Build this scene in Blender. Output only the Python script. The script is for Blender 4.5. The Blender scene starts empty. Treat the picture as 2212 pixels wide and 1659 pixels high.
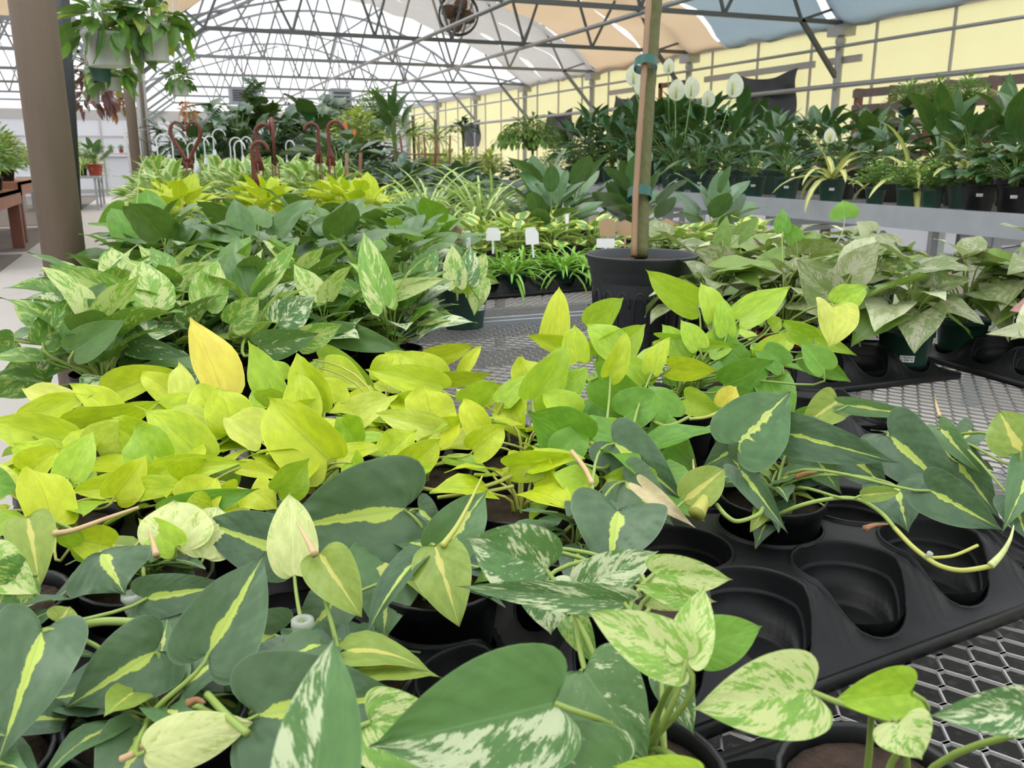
import bpy, math, random
import numpy as np
from mathutils import Vector, Matrix
sc = bpy.context.scene
C = sc.collection
PI = math.pi
R = math.radians
# ------------------------------------------------------------------ camera
F = 1890.0; YAW = R(21.8); PIT = R(14.5); CZ = 1.19
FW = Vector((math.sin(YAW)*math.cos(PIT), math.cos(YAW)*math.cos(PIT), -math.sin(PIT)))
RT = Vector((math.cos(YAW), -math.sin(YAW), 0))
UPV = RT.cross(FW)
EYE = Vector((0, 0, CZ))
cam = bpy.data.cameras.new('camera'); co = bpy.data.objects.new('camera', cam); C.objects.link(co)
co.matrix_world = Matrix.Translation(EYE) @ Matrix((RT, UPV, -FW)).transposed().to_4x4()
cam.sensor_width = 36; cam.lens = F/2212*36; cam.clip_end = 200; cam.clip_start = .02
cam.dof.use_dof = True; cam.dof.focus_distance = 1.0; cam.dof.aperture_fstop = 17
sc.camera = co
def ray(px, py): return FW + RT*((px-1106)/F) - UPV*((py-829.5)/F)
def atz(px, py, z):
    d = ray(px, py); return EYE + d*((z-CZ)/d.z)
def atd(px, py, Z): return EYE + ray(px, py)*Z
def depth(p): return (p-EYE).dot(FW)

# ------------------------------------------------------------------ mesh builder
class MB:
    def __init__(s): s.V=[]; s.Fc=[]; s.M=[]; s.LC=[]; s.n=0
    def add(s, V, Fs, m=0, LC=None):
        V = np.asarray(V, float); s.V.append(V)
        s.LC.append(np.zeros((len(V),3)) if LC is None else np.asarray(LC, float))
        n = s.n
        for f in Fs: s.Fc.append([i+n for i in f])
        s.M += [m]*len(Fs); s.n += len(V)
    def box(s, c, d, m=0, rz=0, mat=None):
        x,y,z = d[0]/2,d[1]/2,d[2]/2
        V = np.array([(a*x,b*y,e*z) for a in (-1,1) for b in (-1,1) for e in (-1,1)], float)
        if rz:
            cc,ss = math.cos(rz),math.sin(rz); V = np.stack([V[:,0]*cc-V[:,1]*ss, V[:,0]*ss+V[:,1]*cc, V[:,2]],1)
        if mat is not None: V = V @ np.array(mat).T
        s.add(V+np.array(c), [(0,1,3,2),(4,6,7,5),(0,4,5,1),(2,3,7,6),(0,2,6,4),(1,5,7,3)], m)
    def bar(s, a, b, w, h=None, m=0):      # square bar between two points
        a=Vector(a); b=Vector(b); d=b-a; L=d.length
        if L<1e-6: return
        d.normalize(); up=Vector((0,0,1)) if abs(d.z)<.95 else Vector((1,0,0))
        x=d.cross(up).normalized(); z=x.cross(d); h=h or w
        V=[p+x*(i*w/2)+z*(j*h/2) for p in (a,b) for i,j in ((-1,-1),(1,-1),(1,1),(-1,1))]
        s.add([tuple(v) for v in V], [(0,1,2,3),(7,6,5,4),(0,4,5,1),(1,5,6,2),(2,6,7,3),(3,7,4,0)], m)
    def tube(s, pts, r, n=6, m=0, cap=True, rnd=.5):
        P=[Vector(p) for p in pts]; k=len(P)
        rs = r if isinstance(r,(list,tuple)) else [r]*k
        V=[]; ref=None
        for i in range(k):
            t=(P[min(i+1,k-1)]-P[max(i-1,0)])
            if t.length<1e-9: t=Vector((0,0,1))
            t.normalize()
            if ref is None: ref = Vector((0,0,1)) if abs(t.z)<.9 else Vector((1,0,0))
            x=t.cross(ref)
            if x.length<1e-4: x=t.orthogonal()
            x.normalize(); ref=x.cross(t)*1.0; y=ref
            for j in range(n):
                a=2*PI*j/n; V.append(tuple(P[i]+x*(math.cos(a)*rs[i])+y*(math.sin(a)*rs[i])))
        Fs=[(i*n+j, i*n+(j+1)%n, (i+1)*n+(j+1)%n, (i+1)*n+j) for i in range(k-1) for j in range(n)]
        if cap: Fs += [tuple(range(n-1,-1,-1)), tuple((k-1)*n+j for j in range(n))]
        lc=np.zeros((len(V),3)); lc[:,2]=rnd; lc[:,1]=np.repeat(np.linspace(0,1,k),n)
        s.add(V,Fs,m,lc)
    def lathe(s, prof, n=24, m=0, c=(0,0,0), close=False):
        V=[]
        for r,z in prof:
            for j in range(n):
                a=2*PI*j/n; V.append((c[0]+r*math.cos(a), c[1]+r*math.sin(a), c[2]+z))
        k=len(prof)
        s.add(V,[(i*n+j, i*n+(j+1)%n, (i+1)*n+(j+1)%n, (i+1)*n+j) for i in range(k-1) for j in range(n)],m)
    def build(s, name, mats, parent=None, loc=None, smooth=True):
        me=bpy.data.meshes.new(name)
        V=np.concatenate(s.V) if s.V else np.zeros((0,3))
        me.from_pydata(V.tolist(), [], s.Fc)
        for m in (mats if isinstance(mats,(list,tuple)) else [mats]): me.materials.append(m)
        me.polygons.foreach_set('material_index', s.M)
        me.polygons.foreach_set('use_smooth', [smooth]*len(me.polygons))
        at=me.attributes.new('lc','FLOAT_VECTOR','POINT'); at.data.foreach_set('vector', np.concatenate(s.LC).ravel())
        me.update()
        o=bpy.data.objects.new(name, me); C.objects.link(o)
        if parent is not None: o.parent=parent
        if loc is not None: o.location=loc
        return o
def tag(o, label=None, cat=None, group=None, kind=None):
    if label: o['label']=label
    if cat: o['category']=cat
    if group: o['group']=group
    if kind: o['kind']=kind
    return o
def empty(name, loc, label=None, cat=None, group=None, rz=0):
    o=bpy.data.objects.new(name,None); C.objects.link(o); o.location=loc; o.rotation_euler=(0,0,rz); o.empty_display_size=.05
    return tag(o,label,cat,group)
def cp(o, parent=None, loc=None):
    c=o.copy(); C.objects.link(c); c.parent=parent
    if loc is not None: c.location=loc
    return c
def struct(name, mb, mat, smooth=False):
    return tag(mb.build(name, mat, smooth=smooth), kind='structure')
ORD=['first','second','third','fourth','fifth','sixth','seventh','eighth','ninth','tenth','eleventh','twelfth','thirteenth','fourteenth','fifteenth','sixteenth','seventeenth','eighteenth','nineteenth','twentieth','twenty-first','twenty-second','twenty-third','twenty-fourth','twenty-fifth']

# ------------------------------------------------------------------ materials
def nmat(name):
    m=bpy.data.materials.new(name); m.use_nodes=True; nt=m.node_tree; nt.nodes.clear()
    out=nt.nodes.new('ShaderNodeOutputMaterial'); return m,nt,out
class NT:
    def __init__(s, nt): s.nt=nt
    def n(s, t, **k):
        x=s.nt.nodes.new(t)
        for a,b in k.items(): setattr(x,a,b)
        return x
    def lk(s,a,b): s.nt.links.new(a,b)
    def math(s, op, a, b=None, c=None, clamp=False):
        x=s.n('ShaderNodeMath', operation=op, use_clamp=clamp)
        for i,v in enumerate((a,b,c)):
            if v is None: continue
            if isinstance(v,(int,float)): x.inputs[i].default_value=v
            else: s.lk(v,x.inputs[i])
        return x.outputs[0]
    def mix(s, f, a, b, blend='MIX'):
        x=s.n('ShaderNodeMix', data_type='RGBA', blend_type=blend)
        for sock,v in ((x.inputs['Factor'],f),(x.inputs[6],a),(x.inputs[7],b)):
            if isinstance(v,(int,float)): sock.default_value=v
            elif isinstance(v,tuple): sock.default_value=(*v[:3],1)
            else: s.lk(v,sock)
        return x.outputs[2]
    def ramp(s, v, lo, hi):
        x=s.n('ShaderNodeMapRange', interpolation_type='SMOOTHSTEP'); s.lk(v,x.inputs[0]); 
        for i,w in ((1,lo),(2,hi)):
            if isinstance(w,(int,float)): x.inputs[i].default_value=w
            else: s.lk(w,x.inputs[i])
        return x.outputs[0]
    def noise(s, vec, scale=5, detail=3, rough=.5):
        x=s.n('ShaderNodeTexNoise'); x.inputs['Scale'].default_value=scale; x.inputs['Detail'].default_value=detail; x.inputs['Roughness'].default_value=rough
        if vec is not None: s.lk(vec,x.inputs['Vector'])
        return x.outputs['Fac']
    def comb(s,x,y,z):
        c=s.n('ShaderNodeCombineXYZ')
        for i,v in enumerate((x,y,z)):
            if isinstance(v,(int,float)): c.inputs[i].default_value=v
            else: s.lk(v,c.inputs[i])
        return c.outputs[0]
def simple(name, col, rough=.5, metal=0, noise=0, nscale=8, spec=.5, bump=0, col2=None, stretch=None, trans=0, thr=None):
    m,nt,out=nmat(name); g=NT(nt)
    p=g.n('ShaderNodeBsdfPrincipled'); p.inputs['Roughness'].default_value=rough; p.inputs['Metallic'].default_value=metal
    p.inputs['Specular IOR Level'].default_value=spec
    csock=None
    if noise or bump:
        tc=g.n('ShaderNodeTexCoord'); vec=tc.outputs['Object']
        if stretch:
            mp=g.n('ShaderNodeMapping'); mp.inputs['Scale'].default_value=stretch; g.lk(vec,mp.inputs[0]); vec=mp.outputs[0]
        f=g.noise(vec,nscale,5,.6)
        if thr: f=g.ramp(f,*thr)
        c2=col2 or tuple(min(1,c*(1+noise)+.01*noise) for c in col)
        c1=col if col2 else tuple(c*(1-noise) for c in col)
        csock=g.mix(f,c1,c2); g.lk(csock,p.inputs['Base Color'])
        if bump:
            b=g.n('ShaderNodeBump'); b.inputs['Strength'].default_value=bump; b.inputs['Distance'].default_value=.01; g.lk(f,b.inputs['Height']); g.lk(b.outputs[0],p.inputs['Normal'])
    else: p.inputs['Base Color'].default_value=(*col,1)
    if trans:
        t=g.n('ShaderNodeBsdfTranslucent'); mx=g.n('ShaderNodeMixShader'); mx.inputs[0].default_value=trans
        if csock: g.lk(csock,t.inputs[0])
        else: t.inputs[0].default_value=(*col,1)
        g.lk(p.outputs[0],mx.inputs[1]); g.lk(t.outputs[0],mx.inputs[2]); g.lk(mx.outputs[0],out.inputs[0])
    else: g.lk(p.outputs[0],out.inputs[0])
    return m
def leafmat(name, kind, c1, c2, c3=(.6,.65,.3), trans=.25, rough=.4, amt=.5, vein=.35, spec=.4, side=0, vdark=False):
    """c1..c2 leaf green (varies leaf by leaf), c3 the variegation colour"""
    m,nt,out=nmat(name); g=NT(nt)
    a=g.n('ShaderNodeAttribute', attribute_name='lc', attribute_type='GEOMETRY')
    sx=g.n('ShaderNodeSeparateXYZ'); g.lk(a.outputs['Vector'],sx.inputs[0]); u,v,rn=sx.outputs
    au=g.math('ABSOLUTE',u)
    rib=g.math('SUBTRACT',v,g.math('MULTIPLY',au,.38))          # constant along a side vein
    col=g.mix(rn,c1,c2)
    sid=g.math('MULTIPLY',g.math('SIGN',u),1.7)
    cloud=g.noise(g.comb(g.math('MULTIPLY',u,1.6),g.math('MULTIPLY',v,2.2),g.math('MULTIPLY',rn,53.)),2.2,3,.6)
    col=g.mix(g.math('MULTIPLY',g.ramp(cloud,.35,.7),.35),col,tuple(min(1,c*1.5) for c in c2))
    if kind=='marble' or kind=='pale':
        st=g.noise(g.comb(g.math('MULTIPLY',au,3.2),g.math('MULTIPLY',rib,15.),g.math('ADD',g.math('MULTIPLY',rn,91.),sid)),1.3,6,.72)
        big=g.noise(g.comb(g.math('MULTIPLY',u,1.3),g.math('MULTIPLY',rib,2.2),g.math('MULTIPLY',rn,31.)),1.5,2,.5)
        th=g.math('ADD',g.math('MULTIPLY',st,.75),g.math('MULTIPLY',big,.6))
        lvl=g.math('SUBTRACT',.79-amt*.15,g.math('MULTIPLY',g.math('FRACT',g.math('MULTIPLY',rn,7.3)),.09))
        f=g.ramp(th,lvl,g.math('ADD',lvl,.045))
        if side: f=g.ramp(g.math('SUBTRACT',th,g.math('MULTIPLY',g.math('SUBTRACT',1.,g.ramp(g.math('MULTIPLY',u,float(side)),-.25,.15)),.42)),lvl,g.math('ADD',lvl,.045))
        col=g.mix(g.math('MULTIPLY',f,.92),col,c3)
    if kind=='brasil':
        nz=g.noise(g.comb(g.math('MULTIPLY',u,1.2),g.math('MULTIPLY',v,3.5),g.math('MULTIPLY',rn,47.)),1.6,4,.6)
        w=g.math('ADD',g.math('MULTIPLY',g.math('SUBTRACT',nz,.45),.5*amt*2),g.math('MULTIPLY',g.math('FRACT',g.math('MULTIPLY',rn,5.7)),.10))
        w=g.math('MULTIPLY',g.math('ADD',w,.07),g.math('SUBTRACT',1.1,g.math('MULTIPLY',v,.75)))
        w=g.math('MULTIPLY',g.math('MAXIMUM',w,.035),g.math('ADD',.25,g.math('MULTIPLY',g.ramp(v,.0,.14),.75)))
        f=g.math('SUBTRACT',1.,g.ramp(au,g.math('MULTIPLY',w,.75),w))
        col=g.mix(f,col,c3)
    if kind=='edge':
        nz=g.noise(g.comb(u,g.math('MULTIPLY',v,2.5),g.math('MULTIPLY',rn,47.)),2.5,3,.6)
        f=g.ramp(g.math('ADD',au,g.math('MULTIPLY',g.math('SUBTRACT',nz,.5),1.0)),.62-amt*.3,.72-amt*.3)
        col=g.mix(f,col,c3)
    if kind=='stripe':      # lengthwise pale centre band or margins
        f=g.math('SUBTRACT',1.,g.ramp(au,.35,.5)); col=g.mix(f,col,c3)
    # veins: midrib and side veins, lighter
    mid=g.math('SUBTRACT',1.,g.ramp(au,.012,.035))
    vs=g.math('ABSOLUTE',g.math('SUBTRACT',g.math('FRACT',g.math('MULTIPLY',rib,9.)),.5))
    vl=g.math('SUBTRACT',1.,g.ramp(vs,.0,.12))
    vv=g.math('MAXIMUM',g.math('MULTIPLY',mid,1.),g.math('MULTIPLY',vl,.13))
    col=g.mix(g.math('MULTIPLY',vv,vein),col,tuple(c*.55 for c in c1) if vdark else tuple(min(1,c*1.6+.05) for c in c2))
    edge=g.ramp(au,.96,1.0)
    col=g.mix(g.math('MULTIPLY',edge,.45),col,tuple(min(1,c*1.5+.08) for c in c2))
    p=g.n('ShaderNodeBsdfPrincipled'); p.inputs['Roughness'].default_value=rough; p.inputs['Specular IOR Level'].default_value=spec
    g.lk(col,p.inputs['Base Color'])
    h=g.math('ADD',g.math('MULTIPLY',g.math('COSINE',g.math('MULTIPLY',rib,9*2*PI)),g.math('MULTIPLY',au,.5)),g.math('MULTIPLY',g.ramp(au,0.,.06),.8))
    b=g.n('ShaderNodeBump'); b.inputs['Strength'].default_value=.10; b.inputs['Distance'].default_value=.0012; g.lk(h,b.inputs['Height']); g.lk(b.outputs[0],p.inputs['Normal'])
    t=g.n('ShaderNodeBsdfTranslucent'); mx=g.n('ShaderNodeMixShader'); mx.inputs[0].default_value=trans
    g.lk(g.mix(.35,col,(.5,.75,.05)),t.inputs[0]); g.lk(p.outputs[0],mx.inputs[1]); g.lk(t.outputs[0],mx.inputs[2]); g.lk(mx.outputs[0],out.inputs[0])
    return m
def film(name, col, transp=.7, diff=None, spec=0):
    """thin see-through plastic sheet"""
    m,nt,out=nmat(name); g=NT(nt)
    tr=g.n('ShaderNodeBsdfTransparent'); tr.inputs[0].default_value=(*col,1)
    tl=g.n('ShaderNodeBsdfTranslucent'); tl.inputs[0].default_value=(*(diff or col),1)
    df=g.n('ShaderNodeBsdfDiffuse'); df.inputs[0].default_value=(*(diff or col),1)
    a=g.n('ShaderNodeMixShader'); a.inputs[0].default_value=.35; g.lk(tl.outputs[0],a.inputs[1]); g.lk(df.outputs[0],a.inputs[2])
    b=g.n('ShaderNodeMixShader'); b.inputs[0].default_value=transp; g.lk(a.outputs[0],b.inputs[1]); g.lk(tr.outputs[0],b.inputs[2])
    g.lk(b.outputs[0],out.inputs[0]); return m

M={}
M['neon']=leafmat('neon_leaf','plain',(.36,.50,.012),(.53,.60,.022),trans=.26,vein=.4,rough=.42,vdark=True)
M['neonpale']=leafmat('pale_neon_leaf','plain',(.50,.60,.07),(.62,.66,.12),trans=.28,vein=.2,vdark=True)
M['gneon']=leafmat('lime_green_leaf','plain',(.24,.44,.018),(.40,.56,.035),trans=.28,vein=.3,vdark=True)
M['mgreen']=leafmat('mid_green_leaf','plain',(.09,.25,.022),(.17,.36,.035),trans=.25,vein=.35)
M['yellowing']=leafmat('yellowing_leaf','plain',(.72,.62,.06),(.78,.66,.08),trans=.3,vein=.3,vdark=True)
M['brasil']=leafmat('dark_green_striped_leaf','brasil',(.050,.108,.052),(.088,.155,.070),(.48,.60,.10),amt=.5,trans=.13,rough=.36,vein=.22)
M['brasilwide']=leafmat('half_yellow_leaf','brasil',(.07,.16,.06),(.10,.20,.07),(.60,.68,.17),amt=1.0,trans=.2,rough=.4,vein=.22)
M['olive']=leafmat('olive_striped_leaf','brasil',(.20,.30,.045),(.27,.36,.06),(.62,.58,.14),amt=.35,trans=.25,rough=.4,vein=.2)
M['pale']=leafmat('pale_underside_leaf','pale',(.58,.66,.24),(.66,.72,.30),(.45,.58,.16),amt=.15,trans=.25,vein=.25)
M['marblehalf']=leafmat('half_marbled_leaf','marble',(.058,.150,.045),(.09,.20,.052),(.58,.66,.40),amt=.8,trans=.18,vein=.3,side=-1)
M['marble']=leafmat('marbled_leaf','marble',(.065,.165,.05),(.105,.23,.065),(.66,.72,.44),amt=.55,trans=.18,vein=.3)
M['marblelight']=leafmat('light_marbled_leaf','marble',(.15,.33,.045),(.25,.45,.07),(.62,.69,.29),amt=.6,trans=.25,vein=.3)
M['marbledark']=leafmat('dark_marbled_leaf','marble',(.055,.135,.042),(.09,.185,.052),(.60,.68,.38),amt=.10,trans=.15,vein=.3)
M['marblemid']=leafmat('green_marbled_leaf','marble',(.06,.17,.03),(.13,.29,.035),(.40,.51,.13),amt=.25,trans=.2,vein=.3)
M['jade']=leafmat('glossy_dark_green_leaf','plain',(.050,.125,.030),(.105,.215,.042),trans=.15,rough=.32,vein=.3,spec=.5)
M['njoy']=leafmat('cream_edged_leaf','edge',(.09,.22,.035),(.15,.32,.05),(.52,.60,.24),amt=.45,trans=.2)
M['peplf']=leafmat('yellow_edged_round_leaf','edge',(.10,.24,.06),(.15,.32,.07),(.66,.70,.17),amt=.55,trans=.2)
M['peace']=leafmat('deep_green_leaf','plain',(.014,.055,.018),(.035,.105,.028),trans=.08,rough=.28,vein=.2,spec=.5)
M['bigleaf']=leafmat('broad_dark_green_leaf','plain',(.025,.085,.022),(.06,.14,.03),trans=.12,rough=.38,vein=.5)
M['syn']=leafmat('pink_green_arrow_leaf','marble',(.10,.165,.04),(.20,.25,.09),(.36,.36,.23),amt=.45,trans=.2,vein=.4)
M['synw']=leafmat('cream_arrow_leaf','marble',(.30,.38,.16),(.40,.46,.22),(.62,.66,.42),amt=.9,trans=.2,vein=.3)
M['syng']=leafmat('green_arrow_leaf','plain',(.12,.23,.035),(.20,.30,.06),trans=.22,vein=.4)
M['synp']=leafmat('pink_arrow_leaf','plain',(.55,.28,.25),(.6,.33,.3),trans=.22,vein=.3)
M['spid']=leafmat('green_strap_leaf','stripe',(.24,.40,.08),(.34,.48,.12),(.62,.70,.36),trans=.2,vein=0)
M['spidg']=leafmat('narrow_green_leaf','plain',(.17,.40,.05),(.28,.52,.07),trans=.2,vein=0)
M['rub']=leafmat('thick_green_leaf','plain',(.045,.12,.045),(.10,.20,.07),trans=.1,rough=.30,vein=.4,spec=.5)
M['slate']=leafmat('slate_dark_leaf','plain',(.022,.06,.035),(.05,.11,.065),trans=.08,rough=.3,vein=.2,spec=.5)
M['fern']=leafmat('fine_green_leaf','plain',(.10,.22,.035),(.19,.36,.06),trans=.2,vein=0)
M['fernl']=leafmat('fine_light_leaf','plain',(.35,.48,.06),(.5,.6,.12),trans=.2,vein=0)
M['varn']=leafmat('cream_midrib_leaf','stripe',(.28,.34,.10),(.40,.44,.16),(.70,.66,.22),trans=.15,vein=0)
M['white']=leafmat('white_spathe','plain',(.68,.72,.56),(.72,.76,.6),trans=.3,vein=.1)
M['purple']=leafmat('purple_leaf','plain',(.10,.03,.045),(.14,.05,.06),trans=.1,vein=0)
M['rust']=leafmat('rust_brown_leaf','plain',(.35,.13,.05),(.42,.17,.07),trans=.1,vein=0)
M['dead']=simple('dry_cream_leaf',(.70,.60,.34),.7,noise=.2,nscale=60,bump=.4,trans=.2)
M['stem']=simple('green_stem',(.30,.42,.09),.45,noise=.15,nscale=30,trans=.1)
M['stemy']=simple('yellow_stem',(.50,.52,.11),.45,noise=.12,nscale=40,trans=.1)
M['stemd']=simple('dark_green_stem',(.14,.25,.05),.45)
M['sheath']=simple('pinkish_leaf_sheath',(.56,.40,.20),.5,noise=.2,nscale=50)
M['dry']=simple('dry_brown_sheath',(.30,.15,.06),.8,noise=.3,nscale=80,bump=.4)
M['rubber']=simple('translucent_plug',(.62,.68,.58),.4,trans=.5)
M['blackpot']=simple('black_plastic_pot',(.0045,.005,.0055),.38,noise=.5,nscale=14,spec=.4)
M['tray']=simple('black_plastic_tray',(.003,.0035,.004),.45,noise=.6,nscale=22,bump=.08,col2=(.012,.0125,.013),spec=.25)
M['greenpot']=simple('dark_green_plastic_pot',(.014,.058,.038),.42,noise=.3,nscale=8)
M['greypot']=simple('worn_charcoal_pot',(.030,.034,.038),.45,noise=.35,nscale=7)
M['whitepot']=simple('white_plastic_pot',(.62,.64,.60),.4,trans=.2)
M['redpot']=simple('terracotta_red_pot',(.38,.06,.03),.5)
M['soil']=simple('potting_soil',(.016,.010,.007),.95,noise=.6,nscale=120,bump=.9,col2=(.075,.042,.024))
M['galv']=simple('galvanised_steel',(.38,.38,.37),.42,metal=.65,noise=.25,nscale=40)
M['galvd']=simple('grey_bench_steel',(.36,.39,.41),.5,metal=.3,noise=.15,nscale=12)
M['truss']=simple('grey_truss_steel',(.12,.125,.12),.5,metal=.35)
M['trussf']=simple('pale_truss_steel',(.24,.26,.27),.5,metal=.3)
M['pole']=simple('weathered_brown_pole',(.125,.092,.062),.6,noise=.4,nscale=5,col2=(.185,.135,.10),stretch=(5,5,.7),bump=.1)
M['dark']=simple('black_post',(.018,.02,.023),.6)
M['conc']=simple('concrete_floor',(.40,.375,.345),.8,noise=.1,nscale=3,bump=.08,col2=(.50,.47,.43))
M['dirt']=simple('brown_ground',(.17,.145,.12),.95,noise=.3,nscale=6,bump=.3)
M['weed']=simple('black_ground_cloth',(.012,.012,.012),.85,noise=.9,nscale=35,bump=.4,col2=(.06,.058,.054),thr=(.5,.7))
M['yellow']=simple('yellow_wall_panel',(.93,.89,.64),.55,noise=.04,nscale=2,trans=.8,stretch=(1,1,.2),col2=(.96,.94,.72))
M['whitewall']=simple('white_wall_panel',(.78,.79,.82),.6,trans=.55)
M['mull']=simple('pale_wall_mullion',(.62,.60,.60),.5,trans=.45)
M['wtrim']=simple('off_white_trim',(.50,.48,.46),.6)
M['film']=film('clear_roof_film',(.97,.98,1.0),.66,(.62,.66,.72))
M['clothw']=simple('white_shade_cloth',(.60,.575,.55),.9,noise=.05,nscale=20,trans=.45)
M['clothb']=simple('beige_shade_cloth',(.74,.56,.37),.9,noise=.05,nscale=20,trans=.45)
M['clothg']=simple('blue_grey_shade_cloth',(.33,.42,.47),.9,noise=.06,nscale=20,trans=.42)
M['blackcloth']=simple('black_plastic_sheet',(.022,.024,.03),.45,noise=.4,nscale=9,bump=.5)
M['wood']=simple('brown_stained_wood',(.20,.075,.045),.6,noise=.3,nscale=6,stretch=(1,1,6))
M['woodl']=simple('orange_brown_board',(.36,.15,.08),.6,noise=.3,nscale=8)
M['pallet']=simple('weathered_pallet_wood',(.16,.12,.10),.85,noise=.35,nscale=12,bump=.2)
M['bark']=simple('green_brown_bark',(.07,.08,.022),.8,noise=.45,nscale=40,bump=.8,stretch=(1,1,.5),col2=(.14,.14,.05))
M['cane']=simple('bamboo_cane',(.25,.145,.07),.5,noise=.3,nscale=12,stretch=(1,1,.3))
M['tape']=simple('green_plant_tape',(.004,.085,.06),.4)
M['teal']=simple('teal_tape',(.02,.42,.34),.5)
M['hanger']=simple('dark_red_brown_hanger',(.135,.028,.022),.4)
M['whang']=simple('white_wire_hanger',(.70,.72,.74),.4)
M['fan']=simple('dark_bronze_metal',(.045,.035,.028),.45,metal=.5)
M['fanb']=simple('brown_fan_blade',(.16,.10,.06),.45)
M['sticker']=simple('white_sticker',(.80,.80,.80),.6)
M['ink']=simple('black_ink',(.02,.02,.02),.7)
M['tagk']=simple('kraft_tag',(.42,.28,.16),.8)
M['tagd']=simple('dark_green_tag',(.02,.03,.02),.5)
M['heater']=simple('grey_heater_metal',(.30,.33,.36),.5)
M['orange']=simple('orange_flower',(.8,.16,.03),.6)
M['violet']=simple('violet_flower',(.28,.16,.6),.6)

# ------------------------------------------------------------------ leaves
def cat(pts, n):
    P=np.array(pts,float); d=np.r_[0,np.cumsum(np.hypot(*np.diff(P,axis=0).T))]
    Q=np.vstack([2*P[0]-P[1],P,2*P[-1]-P[-2]]); out=[]
    for s in np.linspace(0,d[-1],n):
        i=min(max(np.searchsorted(d,s,side='right')-1,0),len(P)-2); t=(s-d[i])/(d[i+1]-d[i])
        a,b,c,e=Q[i],Q[i+1],Q[i+2],Q[i+3]
        out.append(.5*((2*b)+(-a+c)*t+(2*a-5*b+4*c-e)*t*t+(-a+3*b-3*c+e)*t**3))
    return np.array(out)
# margin outlines for a leaf of length 1 and full width 1 (x is scaled by the width)
SHP={
 'heart':[(0,0),(.12,-.07),(.28,-.11),(.43,-.04),(.50,.13),(.49,.32),(.41,.52),(.27,.72),(.12,.88),(.035,.96),(0,1.03)],
 'philo':[(0,0),(.09,-.12),(.24,-.20),(.41,-.16),(.50,-.02),(.50,.17),(.45,.37),(.34,.58),(.18,.78),(.06,.92),(0,1.04)],
 'ovate':[(0,0),(.2,-.03),(.4,.06),(.5,.25),(.48,.45),(.38,.65),(.22,.84),(.08,.96),(0,1.03)],
 'oval':[(0,0),(.2,.03),(.38,.14),(.49,.32),(.49,.52),(.4,.72),(.22,.9),(.06,.985),(0,1.01)],
 'round':[(0,0),(.22,-.01),(.42,.12),(.5,.35),(.49,.6),(.38,.82),(.18,.96),(0,1)],
 'lance':[(0,0),(.16,.04),(.36,.15),(.49,.32),(.47,.5),(.36,.68),(.18,.86),(.05,.97),(0,1.03)],
 'arrow':[(0,0),(.10,-.12),(.26,-.30),(.42,-.36),(.44,-.14),(.50,.05),(.45,.25),(.34,.47),(.2,.7),(.08,.9),(0,1.02)],
 'strap':[(0,0),(.45,.05),(.5,.3),(.48,.6),(.3,.85),(0,1)],
}
_cache={}
def shape(name,J):
    k=(name,J)
    if k not in _cache: _cache[k]=cat(SHP[name],J+1)
    return _cache[k]
def leaf(mb,B,D,N,L,W,shp='heart',fold=.3,curl=.5,wave=.0,rnd=.5,m=0,J=10,K=3,droop=0.,asym=0.,ph=0.,rip=0.):
    D=Vector(D).normalized(); N=Vector(N); N=(N-D*N.dot(D)); N=N.normalized() if N.length>1e-5 else D.orthogonal().normalized()
    X=D.cross(N)
    E=shape(shp,J); ey=np.clip(E[:,1],None,1.05)
    my=np.clip((ey-.10)/.93,0,None); my=my*1.03
    ks=np.arange(-K,K+1)/K; a=np.abs(ks)
    sg=np.sign(ks)
    x=(E[:,0][:,None]*a[None]*sg[None])*W
    y=(my[:,None]+(ey-my)[:,None]*a[None]**1.15)*L
    x=x*(1+asym*sg[None])
    yy=y/L; c=curl
    z=fold*(np.sqrt(x**2+(.06*W)**2)-.06*W)-droop*(x*x)/(W+1e-6)*2
    if wave: z=z+wave*W*np.sin(yy*9+ph+sg[None]*1.3)*(a[None]**1.6)
    if rip: z=z+rip*W*np.sin(2*PI*4.5*(yy-.42*a[None]))*np.sin(PI*np.clip(a,0,1))[None]**.8+rip*.6*W*np.sin(yy*5+ph+2*sg[None])*a[None]
    if abs(c)<1e-3: Y=y; Z=z
    else:
        k=c/L; ang=k*y; Y=np.sin(ang)/k+z*np.sin(ang); Z=-(1-np.cos(ang))/k+z*np.cos(ang)
        r=c/2; Y,Z=Y*math.cos(r)-Z*math.sin(r),Y*math.sin(r)+Z*math.cos(r)
        sc_=L/(2*math.sin(c/2)/c*L); Y=Y*sc_; 
    P=(np.array(B)[None,None]+x[...,None]*np.array(X)+Y[...,None]*np.array(D)+Z[...,None]*np.array(N)).reshape(-1,3)
    w=2*K+1
    LC=np.stack([np.broadcast_to(ks,x.shape),np.clip(yy,-.3,1.1),np.full(x.shape,rnd)],-1).reshape(-1,3)
    Fs=[(j*w+i,j*w+i+1,(j+1)*w+i+1,(j+1)*w+i) for j in range(J) for i in range(w-1)]
    mb.add(P,Fs,m,LC)
def bez(a,b,c,d,n):
    o=[]
    for i in range(n+1):
        t=i/n;o.append(a*(1-t)**3+b*3*t*(1-t)**2+c*3*t*t*(1-t)+d*t**3)
    return o
def petiole(mb,S,B,D,r=.0018,m=1,n=5,seg=5,up=.5):
    S=Vector(S);B=Vector(B);D=Vector(D).normalized(); L=(B-S).length
    pts=bez(S,S+Vector((0,0,1))*L*up,B-D*L*.22-Vector((0,0,1))*L*.15,B,seg)
    mb.tube(pts,[r*1.4-(r*.5)*i/seg for i in range(seg+1)],n,m,cap=False)
rg=random.Random(7)
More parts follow.
